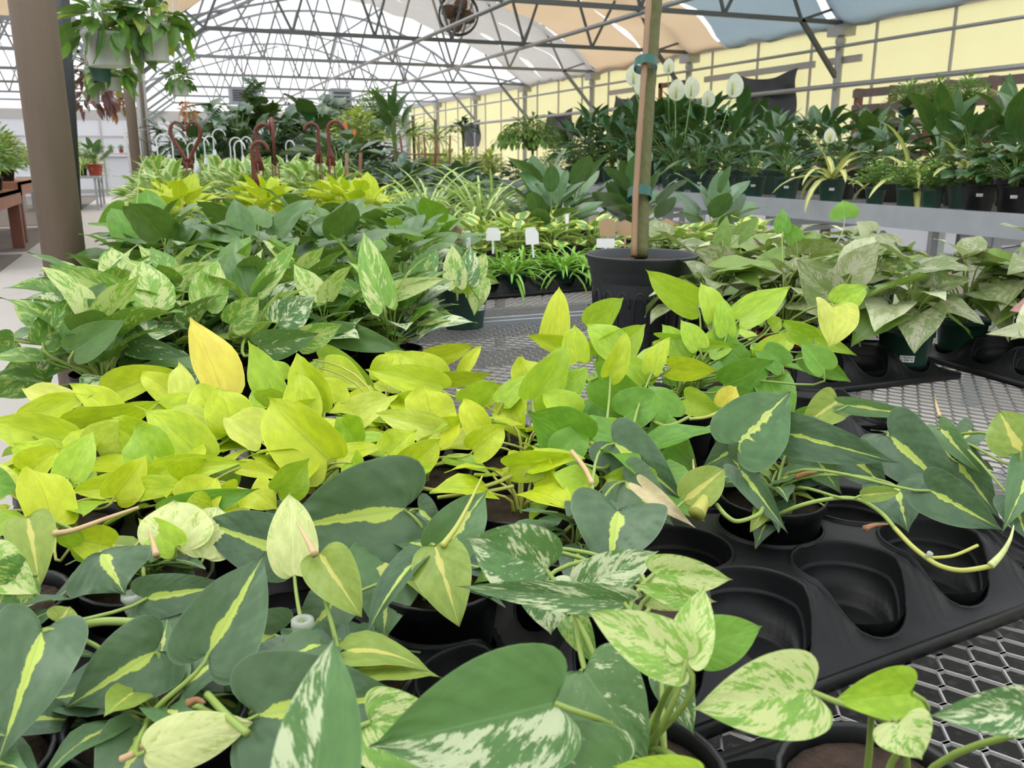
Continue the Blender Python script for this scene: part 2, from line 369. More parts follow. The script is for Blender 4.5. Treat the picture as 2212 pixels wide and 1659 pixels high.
def bush(seed,n,Rr,H,L,asp=.75,shp='heart',J=7,K=2,el=(55,-15),fold=.3,curl=.6,wave=.03,vine=0,pr=.0018,upright=0,mats=1,mprob=None,lj=.25,hmin=.2,petm=None):
    """foliage of one plant, origin at soil height; returns MB with leaf materials first, stem last"""
    r=random.Random(seed); mb=MB(); pm=mats if petm is None else petm
    for i in range(n):
        q=math.sqrt((i+.5)/n); th=i*2.39996+r.uniform(-.4,.4); rr=Rr*q*r.uniform(.75,1.1)
        h=H*(1-(1-hmin)*q*q)*r.uniform(.7,1.1)+.01
        B=Vector((rr*math.cos(th),rr*math.sin(th),h))
        e=R(el[0]+(el[1]-el[0])*q+r.uniform(-18,18)); t2=th+r.uniform(-.7,.7)
        D=Vector((math.cos(t2)*math.cos(e),math.sin(t2)*math.cos(e),math.sin(e)))
        N=Vector((0,0,1))*(1.0)+Vector((-math.cos(t2),-math.sin(t2),0))*.5+Vector((r.uniform(-.35,.35),r.uniform(-.35,.35),0))
        l=L*r.uniform(1-lj,1+lj); m=0
        if mprob:
            z=r.random(); acc=0
            for k,p in enumerate(mprob):
                acc+=p
                if z<=acc: m=k; break
        S=Vector((math.cos(th)*Rr*.12*r.random(),math.sin(th)*Rr*.12*r.random(),0))
        petiole(mb,S,B,D,pr,pm,n=4,seg=4)
        leaf(mb,B,D,N,l,l*asp*r.uniform(.85,1.12),shp,fold*r.uniform(.3,1.4),curl*r.uniform(.3,1.5),wave,r.random(),m,J,K,ph=r.uniform(0,6))
    return mb
def straps(seed,n,L,w,H=0,el=(80,20),curl=1.6,J=7,fold=.5,spread=.01):
    r=random.Random(seed); mb=MB()
    for i in range(n):
        th=i*2.39996+r.uniform(-.3,.3); q=i/max(1,n-1); e=R(el[0]+(el[1]-el[0])*q+r.uniform(-12,12))
        D0=Vector((math.cos(th)*math.cos(e),math.sin(th)*math.cos(e),math.sin(e))); c=curl*r.uniform(.6,1.2); l=L*r.uniform(.7,1.15)
        # the chord leans down from the starting direction by half of the curl
        e2=e-c/2; D=Vector((math.cos(th)*math.cos(e2),math.sin(th)*math.cos(e2),math.sin(e2)))
        N=Vector((-math.cos(th)*math.sin(e2),-math.sin(th)*math.sin(e2),math.cos(e2)))
        leaf(mb,(math.cos(th)*spread,math.sin(th)*spread,H),D,N,l*(2*math.sin(c/2)/c),w*r.uniform(.8,1.2),'strap',fold,c,0,r.random(),0,J,1)
    return mb
def pot_mesh(name,Rt,h,mat,n=24,rim=.12,soil=.9,ribs=False,ratio=.74):
    t=.0016+Rt*.012; rb=Rt*ratio; m=MB(); rz=h*(1-rim)
    rr=rb+(Rt*.96-rb)*(1-rim)
    prof=[(0,0.002),(rb*.96,0.002),(rb,.0),(rb*1.005,.004)]
    if ribs: prof+=[(rr*.985,rz*.8),(rr*1.02,rz*.82),(rr*1.02,rz*.87),(rr*.99,rz*.89)]
    prof+=[(rr,rz),(rr+t*1.6,rz+.001),(Rt-t*.3,h-.002),(Rt,h),(Rt-t*1.2,h+.0006),(Rt-t*2,h-.001),(rr-t*.4,rz),(rb*.9,h*.25)]
    m.lathe(prof,n); return m.build(name,mat)
def soil_mesh(r,z,seed=1,n=18):
    rd=random.Random(seed); m=MB(); V=[(0,0,z+.002)]; Fs=[]
    K=5
    for k in range(1,K+1):
        for j in range(n):
            a=2*PI*j/n; q=r*k/K; V.append((q*math.cos(a),q*math.sin(a),z+(rd.uniform(-.003,.003) if k<K else -.002)))
    for j in range(n): Fs.append((0,1+j,1+(j+1)%n))
    for k in range(K-1):
        for j in range(n): Fs.append((1+k*n+j,1+(k+1)*n+j,1+(k+1)*n+(j+1)%n,1+k*n+(j+1)%n))
    m.add(V,Fs); return m.build('soil',M['soil'])
# prototypes are moved out of the way of the camera's collection by unlinking; plants link copies
def park(o):
    C.objects.unlink(o); return o
POT={}
def mkpot(key,Rt,h,mat,soil=.9,**k):
    p=park(pot_mesh('pot',Rt,h,M[mat],**k)); s=park(soil_mesh(Rt*.90,h*soil)); POT[key]=(p,s,Rt,h)
mkpot('b45',.056,.095,'blackpot'); mkpot('g45',.056,.095,'greenpot'); mkpot('g6',.074,.125,'greenpot'); mkpot('b6',.076,.12,'blackpot')
mkpot('g8',.10,.16,'greenpot'); mkpot('b8',.11,.17,'blackpot'); mkpot('g35',.043,.072,'greenpot',n=16); mkpot('w8',.105,.14,'whitepot',ratio=.78)
mkpot('wt',.055,.125,'whitepot',ratio=.86); mkpot('r8',.11,.16,'redpot'); mkpot('r6',.075,.12,'redpot')
st=MB(); st.box((0,0,0),(.028,.001,.013)); STK=None
def sticker_part(parent,Rt,h,ang,w=.028,hh=.014,z=None):
    a=ang; m=MB(); z=h*.45 if z is None else z; k=5; rr=Rt*(.74+.22*(z/h))+.0012
    V=[];Fs=[]
    for i in range(k+1):
        b=a+(i/k-.5)*w/rr
        for dz in (-hh/2,hh/2):
            q=rr+.22*Rt*dz/h; V.append((q*math.cos(b),q*math.sin(b),z+dz))
    for i in range(k): Fs.append((i*2,i*2+2,i*2+3,i*2+1))
    m.add(V,Fs)
    # two lines of small print
    for row,(dz,ln) in enumerate(((.25,.7),(-.15,.8))):
        nn=9
        for i in range(nn):
            if (i*7+row*3)%5==0: continue
            b=a+((i+.5)/nn-.5)*ln*w/rr; q=rr+.0003
            ww=w*ln/nn*.5/rr/2
            zz=z+dz*hh; hz=hh*.11
            V=[(q*math.cos(b+s*ww),q*math.sin(b+s*ww),zz+t*hz) for s,t in ((-1,-1),(1,-1),(1,1),(-1,1))]
            m.add(V,[(0,1,2,3)],1)
    o=m.build('price_sticker',[M['sticker'],M['ink']],parent); return o
FOL={}
def proto(key,variants,mats):
    FOL[key]=[park(v.build('foliage',[M[x] for x in mats])) for v in variants]
def plant(name,key,x,y,z,pot,label,cat_,group=None,s=1.,rz=None,v=None,sticker=None,scale_pot=1):
    r=rg; rz=r.uniform(0,6.28) if rz is None else rz
    e=empty(name,(x,y,z),label,cat_,group)
    base=0
    if pot:
        p,so,Rt,h=POT[pot]; a=cp(p,e); b=cp(so,e); base=h*.9
        if scale_pot!=1: a.scale=b.scale=(scale_pot,)*3; base*=scale_pot
        if sticker is not None: sticker_part(e,Rt,h,sticker)
    vs=FOL[key]; f=cp(vs[r.randrange(len(vs)) if v is None else v],e,(0,0,base)); f.rotation_euler=(0,0,rz); f.scale=(s,s,s)
    return e
# ================================================================== the greenhouse
XW=8.8; XP=-.24; EV=2.93; YN=-4.; YF=32.
xc=(XW+XP)/2; hw=(XW-XP)/2
def arch(x,cx=xc): return EV+1.95*(max(0,1-abs((x-cx)/hw)**2))**.85
# floor
m=MB(); m.add([(-12,YN,0),(XW,YN,0),(XW,YF,0),(-12,YF,0)],[(0,1,2,3)]); struct('floor',m,M['conc'])
# brown ground strips beside the walkway
for i,(y0,y1) in enumerate(((2,12.6),(13.1,17.5),(18.,24.5),(25,31.8))):
    m=MB(); m.box(((-11.9-1.62)/2,(y0+y1)/2,.006),(11.9-1.62,y1-y0,.012)); struct('ground',m,M['dirt'])
m=MB(); m.box((.95,.70,.018),(2.1,1.9,.01)); tag(m.build('ground_cloth',M['weed']),'black woven ground cloth under the front of the wire bench','ground cloth')
# right wall: translucent yellow panels, pale mullions, sill and low wall
def wall_right():
    m=MB(); m.box((XW+.06,(YN+YF)/2,(EV+.45)/2),(.03,YF-YN,EV-.45)); w=struct('wall_right',m,M['yellow'])
    m=MB(); m.box((XW+.07,(YN+YF)/2,.24),(.05,YF-YN,.46)); struct('wall_right_base',m,M['whitewall'])
    y=YN
    k=0
    while y<YF:
        m=MB(); m.box((XW+.02,y,EV/2),(.03,.026,EV)); struct('trim_%d'%(k+1),m,M['mull']); y+=1.22; k+=1
    for z,h,d in ((EV+.02,.12,.16),(.46,.07,.10),(.03,.08,.06)):
        k+=1; m=MB(); m.box((XW+.0,(YN+YF)/2,z),(d,YF-YN,h)); struct('trim_%d'%(k+1),m,M['mull'])
wall_right()
# far wall
m=MB(); m.box(((-12+XW)/2,YF+.05,1.2),(XW+12,.05,2.4)); struct('wall_back',m,M['whitewall'])
for i,(z,h) in enumerate(((2.52,.30),(1.2,.05),(.14,.12),(1.85,.04))):
    m=MB(); m.box(((-12+XW)/2,YF-.0,z),(XW+12,.06,h)); struct('trim_%d'%(60+i),m,M['wtrim'])
for i in range(13):
    m=MB(); m.box((-11.6+i*1.7,YF,1.2),(.06,.05,2.4)); struct('trim_%d'%(70+i),m,M['wtrim'])
m=MB(); m.box(((-9.4+XW)/2,YN,1.45),(XW+9.4,.05,2.9)); struct('wall_front',m,M['whitewall'])  # unseen near wall, added to cut the daylight entering behind the camera
# left outer wall
m=MB(); m.box((-9.4,(YN+YF)/2,1.3),(.05,YF-YN,2.6)); struct('wall_left',m,M['whitewall'])
# roof film over both bays
for k,cx in enumerate((xc,xc-2*hw)):
    m=MB(); n=18; V=[]
    for i in range(n+1):
        x=cx-hw+2*hw*i/n; z=arch(x,cx)+.06
        V+=[(x,YN,z),(x,YF,z)]
    m.add(V,[(2*i,2*i+1,2*i+3,2*i+2) for i in range(n)]); struct('ceiling_film' if k==0 else 'ceiling_film_left',m,M['film'],True)
# trusses, every one an object of its own
TY=[9.96+3.66*i for i in range(-1,7)]
def truss(Y,cx,far,fine):
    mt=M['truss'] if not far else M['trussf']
    m=MB(); w=.055
    x0,x1=cx-hw,cx+hw; n=14
    P=[Vector((x0+(x1-x0)*i/n,Y,arch(x0+(x1-x0)*i/n,cx))) for i in range(n+1)]
    for a,b in zip(P[:-1],P[1:]): m.bar(a,b,w)
    cl,cr=x0+1.1,x1-.75; zb=EV
    m.bar((cl,Y,zb),(cr+.7,Y,zb),w,w)
    k=6; xs=[cl+(cr-cl)*i/k for i in range(k+1)]
    for i,x in enumerate(xs):
        for s in (-.5,.5):
            xt=x+s*(cr-cl)/k
            if x0<xt<x1: m.bar((x,Y,zb),(xt,Y,arch(xt,cx)),w*.62)
    m.bar((cl,Y,zb),(x0+.05,Y,zb-.75),w); m.bar((cr,Y,zb),(x1-.05,Y,zb-.75),w)
    return struct('roof_truss',m,mt)
for i,Y in enumerate(TY):
    truss(Y,xc,i>2,True)
    if i>0: truss(Y,xc-2*hw,True,False)
# pipes running the length of the bay
def pipe(a,b,r,mt='galv',name='roof_purlin'): m=MB(); m.tube([a,b],r,8); return struct(name,m,M[mt],True)
for px,py in ((1110,0),(1400,25)):
    x=atz(px,py,EV-.06).x; pipe((x,2,EV-.05),(x,YF,EV-.05),.03,'galv')
for x in (-.1,1.2,2.4,5.6,7.0): pipe((x,2,arch(x)),(x,YF,arch(x)),.025,'trussf')
for x in (-8,-6.2,-4.5,-2.6): pipe((x,5,arch(x,xc-2*hw)),(x,YF,arch(x,xc-2*hw)),.025,'trussf')
pipe((XW-.22,YN,2.61),(XW-.22,YF,2.61),.022,'galv','wall_pipe'); pipe((XW-.20,YN,2.12),(XW-.20,YF,2.12),.034,'galv','wall_pipe')
# diagonal wind braces
for a,b in (((-.1,13.6,2.9),(4.3,20.9,4.8)),((.2,17.3,3.1),(5.2,10.2,4.7)),((0,24.6,3),(4.3,31.9,4.8)),((XW,20.9,2.9),(4.2,28,4.8))):
    m=MB(); m.bar(a,b,.04); struct('roof_brace',m,M['trussf'])
# gutter posts along the right wall
for Y in [TY[0]-3.66]+TY:
    m=MB(); m.tube([(XW-.08,Y,0),(XW-.08,Y,EV-.18)],.055,10); m.box((XW-.08,Y,EV-.10),(.22,.30,.14)); m.tube([(XW-.08,Y,EV-.26),(XW-.08,Y,EV-.2)],.07,10)
    struct('post_right',m,M['galv'],False)
# pole line beside the walkway (first pole, then every 3.66 m)
def pole(Y,lab=None,r=.054,mt='pole'):
    m=MB(); r2=r; X=XP if Y<5 else (XP+.10 if Y<12 else -.03); m.tube([(X,Y,0),(X,Y,3.1)],r2,28); o=m.build('support_pole',M[mt]); tag(o,kind='structure'); return o
pole(2.64); pole(9.96,r=.05); pole(13.62,r=.05); pole(17.3,mt='galv'); pole(20.96,mt='galv',r=.06); pole(24.6,mt='galv',r=.06)
m=MB(); m.tube([atd(126,-60,3.4),atd(141,200,3.4),atd(155,452,3.4)],.035,12)
tag(m.build('roller_tube',M['dark']),'black rolled-up shade tube standing behind the brown pole','tube')
for dx,Y,r in ((.16,13.3,.03),(.25,13.4,.018)):
    m=MB(); m.tube([(XP+dx,Y,.0),(XP+dx,Y,3.0)],r,8); struct('post_conduit',m,M['galv'],True)

# shade cloths slung under the arch
def cloth(y0,y1,mt,label,x0=3.3,x1=XW-.02,drop=.42,seed=1,nx=42,ny=12):
    r=random.Random(seed); ph=r.uniform(0,6); m=MB(); V=[]
    for i in range(nx+1):
        s=i/nx; x=x0+(x1-x0)*s
        for j in range(ny+1):
            t=j/ny; y=y0+(y1-y0)*t
            z=arch(x)-.06-drop*math.sin(PI*min(1,s*1.02))**.8*(.55+.45*math.sin(PI*t)) if x1>3 else arch(x)-.12
            z-=.07*abs(math.sin(s*PI*5+ph))*(1 if 0<s<1 else 0)
            z+=.012*math.sin(j*1.9+i*.35+ph)+.01*math.sin(i*1.3+ph*2)
            if x1<3: z=2.42+.62*(x-x0)-.05*abs(math.sin(s*7))
            if s>.93 and x1>3: z=min(z,EV+.02+(1-s)*3)-.05*abs(math.sin(y*3+ph))
            V.append((x,y+.03*math.sin(i*.9+ph)*(1 if j in (0,ny) else 0),z))
    m.add(V,[(i*(ny+1)+j,i*(ny+1)+j+1,(i+1)*(ny+1)+j+1,(i+1)*(ny+1)+j) for i in range(nx) for j in range(ny)])
    return tag(m.build('shade_cloth',M[mt]),label,'shade cloth')
cloth(19.75,21.0,'clothw','off-white shade cloth strip, farthest from the camera, under the roof',x0=3.6,seed=2)
cloth(18.45,19.68,'clothw','off-white shade cloth strip under the roof, next to the farthest one',x0=3.4,seed=3)
cloth(17.1,18.38,'clothw','off-white shade cloth strip hanging next to the beige shade cloth',x0=3.2,seed=4)
cloth(14.9,17.03,'clothb','beige shade cloth strip hanging next to the white shade cloth',x0=3.2,drop=.5,seed=5)
cloth(12.65,14.82,'clothb','beige shade cloth strip hanging next to the blue-grey shade cloth',x0=3.2,drop=.5,seed=6)
cloth(10.1,12.55,'clothg','blue-grey shade cloth strip hanging next to the beige shade cloth',x0=3.2,drop=.5,seed=7)
cloth(7.2,10.0,'clothg','blue-grey shade cloth strip nearest the camera, above the right wall',x0=3.4,drop=.5,seed=8)
cloth(8.2,9.7,'clothb','beige shade cloth folded along the left side of the arched roof',x0=XP+.35,x1=1.7,drop=.25,seed=9)
def cloth_left(y0,y1,lab,seed):
    m=MB(); V=[]; n=16
    for i in range(n+1):
        x=-7+5.6*i/n
        for j in range(5): V.append((x,y0+(y1-y0)*j/4,arch(x,xc-2*hw)-.25-.12*abs(math.sin(i*.8+seed))))
    m.add(V,[(i*5+j,i*5+j+1,(i+1)*5+j+1,(i+1)*5+j) for i in range(n) for j in range(4)])
    tag(m.build('shade_cloth',M['clothb']),lab,'shade cloth')
cloth_left(12,16,'beige shade cloth hanging in the neighbouring bay left of the brown pole',0)
cloth_left(18,24,'beige shade cloth hanging farther back in the neighbouring bay on the left',2)

# black sheets over openings in the right wall
def sheet(y0,y1,z0,z1,lab,seed=0,x=XW-.06):
    m=MB(); V=[]; nx,nz=16,10
    for i in range(nx+1):
        for j in range(nz+1):
            s,t=i/nx,j/nz
            V.append((x-.02-.05*math.sin(s*9+t*3+seed)*t*.6-.03*math.sin(t*7+s*11),y0+(y1-y0)*s,z1-(z1-z0)*t-.10*math.sin(PI*s)*(1-t)))
    m.add(V,[(i*(nz+1)+j,i*(nz+1)+j+1,(i+1)*(nz+1)+j+1,(i+1)*(nz+1)+j) for i in range(nx) for j in range(nz)])
    tag(m.build('black_sheet',M['blackcloth']),lab,'plastic sheet')
sheet(10.78,12.2,1.70,2.44,'large wrinkled black plastic sheet pinned on the yellow wall',1)
sheet(15.3,16.3,1.5,2.40,'black plastic sheet on the yellow wall just right of the tree trunk',2)
sheet(18.2,19.6,1.4,2.26,'black plastic sheet on the yellow wall behind the weeping tree',4)
sheet(24.2,25.7,1.5,2.24,'black plastic sheet on the yellow wall, farthest back and smallest',5)
m=MB(); m.box((XW-.1,14.5,1.95),(.04,.08,1.1)); m.box((XW-.1,13.6,1.95),(.04,.08,1.1)); m.box((XW-.1,14.05,2.45),(.04,1.0,.08)); m.box((XW-.1,14.05,1.8),(.04,.9,.06))
tag(m.build('window_frame_board',M['wood']),'brown wooden frame on the yellow wall behind the white blooms','frame')

for k,(y0,y1) in enumerate(((10.5,13.2),(15.1,16.6),(9.6,10.2))):
    m=MB(); m.box((XW-.03,(y0+y1)/2,2.46),(.04,y1-y0,.09)); struct('trim_%d'%(90+k),m,M['mull'])
# circulating fan
fp=Vector((5.2,15.5,3.60)); fe=empty('circulation_fan',fp,'round dark bronze caged fan hanging below the roof trusses','fan')
fe.rotation_euler=(0,0,-R(18))
def ring(r,y,t,n=36,k=6): 
    return [(r*math.cos(2*PI*i/n),y,r*math.sin(2*PI*i/n)) for i in range(n+1)]
m=MB()
for r,y,t in ((.335,-.07,.016),(.335,.07,.016),(.26,-.095,.004),(.18,-.105,.004),(.10,-.11,.005),(.26,.10,.004),(.18,.11,.004)): m.tube(ring(r,y,t),t,6,cap=False)
for i in range(36):
    a=2*PI*i/36
    for s in (-1,1): m.tube([(.05*math.cos(a),s*.11,.05*math.sin(a)),(.2*math.cos(a),s*.105,.2*math.sin(a)),(.335*math.cos(a),s*.07,.335*math.sin(a))],.0028,4,cap=False)
m.build('cage',M['fan'],fe)
for k in range(4):
    m=MB(); a0=k*PI/2+R(75); V=[]
    for i in range(7):
        r=.05+.25*i/6; wd=.16+.24*math.sin(PI*(i/6)**.8)
        for s in (-1,0,1): 
            q=a0+s*wd/(r+.12)*.55; V.append((r*math.cos(q),s*.028,r*math.sin(q)))
    m.add(V,[(i*3+j,i*3+j+1,(i+1)*3+j+1,(i+1)*3+j) for i in range(6) for j in range(2)]); b=m.build('blade',M['fanb'],fe)
    sm=b.modifiers.new('t','SOLIDIFY'); sm.thickness=.006
m=MB(); m.tube([(0,-.10,0),(0,.02,0)],.045,14); m.tube([(0,.02,0),(0,.16,0)],.06,14); m.build('motor',M['fan'],fe)
m=MB(); m.tube([(0,.03,.33),(0,.03,1.15)],.012,6); m.build('hanging_rod',M['truss'],fe)
# unit heaters near the far wall
for (x,y,z,w,h,lab) in ((2.72,28,2.95,.85,.42,'grey slatted heater box hanging above the dark monstera plants'),(5.55,28,2.85,.62,.75,'grey heater box hanging above the leafy variegated tree')):
    e=empty('unit_heater',(x,y,z),lab,'heater'); m=MB(); m.box((0,0,0),(w,.5,h)); m.build('housing',M['heater'],e,smooth=False)
    m=MB()
    for i in range(5): m.box((0,-.27,-h*.32+i*h*.16),(w*.8,.03,h*.05))
    m.build('louvres',M['dark'],e,smooth=False)
    m=MB(); m.tube([(0,0,h/2),(0,0,1.5)],.02,6); m.build('hanging_rod',M['trussf'],e)

# ------------------------------------------------------------------ benches
def mesh_top(mb,x0,x1,y0,y1,z,px=.036,py=.018,t=.0011,m=0):
    n=int((x1-x0)/(px/2)); rows=int((y1-y0)/py)
    for r in range(rows):
        yb=y0+(r+.5)*py; V=[]
        for i in range(n+1):
            s=1 if (i+r)%2==0 else -1
            # each joint is a short flat run shared with the neighbouring strand
            for dx in (-.15,.15):
                x=x0+(i+dx*1.2)*px/2; y=yb+s*py*.515
                for a,b in ((-1,-1),(1,-1),(1,1),(-1,1)):
                    V.append((x,y+a*t*1.0,z+b*t*.9+(.0002*s*(1 if r%2==0 else -1))))
        k=2*(n+1)
        mb.add(V,[(i*4+j,i*4+(j+1)%4,(i+1)*4+(j+1)%4,(i+1)*4+j) for i in range(k-1) for j in range(4)],m)
BZ=.75
def bench(x0,x1,y0,y1,label,px,py,zt=BZ,t=.0011):
    e=empty('wire_bench',((x0+x1)/2,(y0+y1)/2,0),label,'bench'); cx,cy=(x0+x1)/2,(y0+y1)/2
    m=MB(); mesh_top(m,x0+.01-cx,x1-.01-cx,y0+.01-cy,y1-.01-cy,zt-.002,px,py,t); m.build('wire_mesh_top',M['galv'],e,smooth=False)
    m=MB(); w=(x1-x0)/2; l=(y1-y0)/2
    for sx in (-1,1): m.box((sx*(w-.006),0,zt-.012),(.012,2*l,.045)); 
    for sy in (-1,1): m.box((0,sy*(l-.006),zt-.012),(2*w,.012,.045))
    m.build('edge_rail',M['galvd'],e,smooth=False)
    for i in range(3): m=MB(); m.box((0,-l+.25+i*(2*l-.5)/2,zt-.03),(2*w-.02,.04,.04)); m.build('cross_bar',M['galv'],e,smooth=False)
    for sx in (-1,1):
        for sy in (-1,1):
            m=MB(); m.box((sx*(w-.35),sy*(l-.25),(zt-.05)/2),(.05,.05,zt-.05)); m.build('leg',M['galv'],e,smooth=False)
    return e
bench(-.18,2.25,-.5,2.2,'expanded wire mesh bench in front carrying the lime, marbled and striped pothos',.038,.019,t=.0016)
bench(-.18,2.25,2.24,5.2,'expanded wire mesh bench behind the front one, carrying the single green pot',.030,.016)
bench(-.18,2.25,5.25,9.8,'wire mesh bench carrying the cream-edged pothos with white hooks',.06,.06,t=.002)
bench(-.1,3.2,10.3,16,'wire mesh bench far back carrying the big dark monstera plants',.08,.08,t=.002)
bench(3.9,7.0,10.5,17,'wire mesh bench far back carrying the weeping tree',.08,.08,t=.002)
# right bench: solid channel rail, expanded top, trestle legs
RX0,RX1,RY0,RY1,RZ=3.45,5.15,1.2,9.6,.945
e=empty('galvanised_bench',((RX0+RX1)/2,(RY0+RY1)/2,0),'long galvanised steel bench on the right carrying peace lilies and broad leaved plants','bench')
cx,cy=(RX0+RX1)/2,(RY0+RY1)/2
m=MB(); mesh_top(m,RX0-cx+.02,RX1-cx-.02,RY0-cy,RY1-cy,RZ-.004,.06,.05,.002); m.build('wire_mesh_top',M['galv'],e,smooth=False)
for sx in (-1,1):
    m=MB(); x=sx*(RX1-RX0)/2; m.box((x,0,RZ-.045),(.008,RY1-RY0,.105)); m.box((x-sx*.03,0,RZ-.095),(.06,RY1-RY0,.006)); m.box((x-sx*.01,0,RZ+.008),(.022,RY1-RY0,.006)); m.build('edge_rail',M['galvd'],e,smooth=False)
y=RY0+.4
while y<RY1:
    for sx in (-1,1):
        m=MB(); m.box((sx*.62,y-cy,(RZ-.1)/2),(.06,.06,RZ-.1)); m.build('leg',M['galvd'],e,smooth=False)
    m=MB(); m.box((0,y-cy,RZ-.13),(1.6,.05,.06)); m.bar((-.62,y-cy,.75),(.1,y-cy,RZ-.15),.03); m.bar((.62,y-cy,.75),(-.1,y-cy,RZ-.15),.03); m.box((0,y-cy,.3),(1.24,.03,.03)); m.build('cross_brace',M['galvd'],e,smooth=False)
    if y+1.45<RY1:
        m=MB(); m.bar((-.62,y-cy,.35),(-.62,y-cy+.7,RZ-.15),.025); m.bar((-.62,y-cy+1.4,.35),(-.62,y-cy+.75,RZ-.15),.025); m.build('side_brace',M['galvd'],e,smooth=False)
    y+=1.45
# pallet trellises against the right wall
def pallet(x,y0,y1,z0,z1,lab,n=6):
    e=empty('wooden_pallet',(x,(y0+y1)/2,z0),lab,'pallet'); w=y1-y0;h=z1-z0
    for k in range(n):
        m=MB(); m.box((0,0,h*(.06+.88*k/(n-1))),(.02,w,.085)); m.build('slat',M['pallet'],e,smooth=False)
    for s in (-.5,0,.5):
        m=MB(); m.box((.05,s*(w-.06),h/2),(.08,.05,h)); m.build('stringer',M['wood'],e,smooth=False)
pallet(7.2,6.9,7.95,1.0,1.92,'weathered slatted pallet standing on end by the yellow wall, left one')
pallet(7.2,5.7,6.75,1.0,1.92,'weathered slatted pallet standing on end by the yellow wall, middle one')
pallet(7.2,4.5,5.55,1.0,1.92,'weathered slatted pallet standing on end by the yellow wall, rightmost')
m=MB(); m.box((7.05,6.3,.97),(.7,4.2,.04))
for y in (4.4,6.3,8.2): m.box((7.2,y,.475),(.08,.08,.95))
tag(m.build('wooden_shelf',M['pallet']),'grey weathered wooden shelf holding the pallets in front of the yellow wall','shelf')
m=MB(); m.box((6.7,6.2,1.5),(.5,1.3,.04))
for y in (5.6,6.8): m.box((6.7,y,1.24),(.05,.05,.5))
tag(m.build('raised_shelf',M['pallet']),'small raised shelf board in front of the middle pallet','shelf')

# left side beyond the walkway: brown wooden tables, far shelf bench
def wtable(x1,y0,y1,zt,lab,w=1.3):
    e=empty('wooden_table',(x1-w/2,(y0+y1)/2,0),lab,'table'); l=(y1-y0)/2
    m=MB(); m.box((0,0,zt-.02),(w,2*l,.04)); m.build('tabletop',M['woodl'],e,smooth=False)
    m=MB(); 
    for s in (-1,1): m.box((s*(w/2-.02),0,zt-.09),(.04,2*l+.04,.18)); m.box((0,s*(l),zt-.09),(w,.04,.18))
    m.build('apron',M['woodl'],e,smooth=False)
    for sx in (-1,1):
        for sy in (-1,1):
            m=MB(); m.box((sx*(w/2-.09),sy*(l-.12),(zt-.18)/2),(.14,.14,zt-.18)); m.build('leg',M['wood'],e,smooth=False)
wtable(-1.66,10.9,13.6,.78,'brown wooden table left of the walkway, nearer one')
wtable(-1.72,14.2,17.2,.86,'brown wooden table left of the walkway, behind the nearer one')
e=empty('plant_stand',(-2.0,24.5,0),'low grey metal plant stand by the white far wall','stand')
m=MB(); m.box((0,0,.75),(1.7,3.2,.05)); m.build('tabletop',M['galvd'],e,smooth=False)
for sx in (-1,1):
    for sy in (-1,0,1):
        m=MB(); m.box((sx*.75,sy*1.5,.37),(.05,.05,.74)); m.build('leg',M['galvd'],e,smooth=False)
m=MB(); m.box((-1.0,31.6,1.32),(1.3,.35,.04)); m.box((-1.6,31.6,.66),(.04,.3,1.3)); m.box((-.4,31.6,.66),(.04,.3,1.3))
tag(m.build('wall_shelf',M['wtrim']),'pale shelf of small pots against the white far wall','shelf')
m=MB(); m.tube([(-.55,31.2,0),(-.72,31.5,2.2)],.04,8); m.tube([(-.25,31.2,0),(-.42,31.5,2.2)],.04,8)
for i in range(6): m.tube([(-.55-.02*i,31.2+.05*i,.35*i+.2),(-.25-.02*i,31.2+.05*i,.35*i+.2)],.02,6)
tag(m.build('ladder',M['wtrim']),'white ladder leaning on the far wall beside the second pole','ladder')

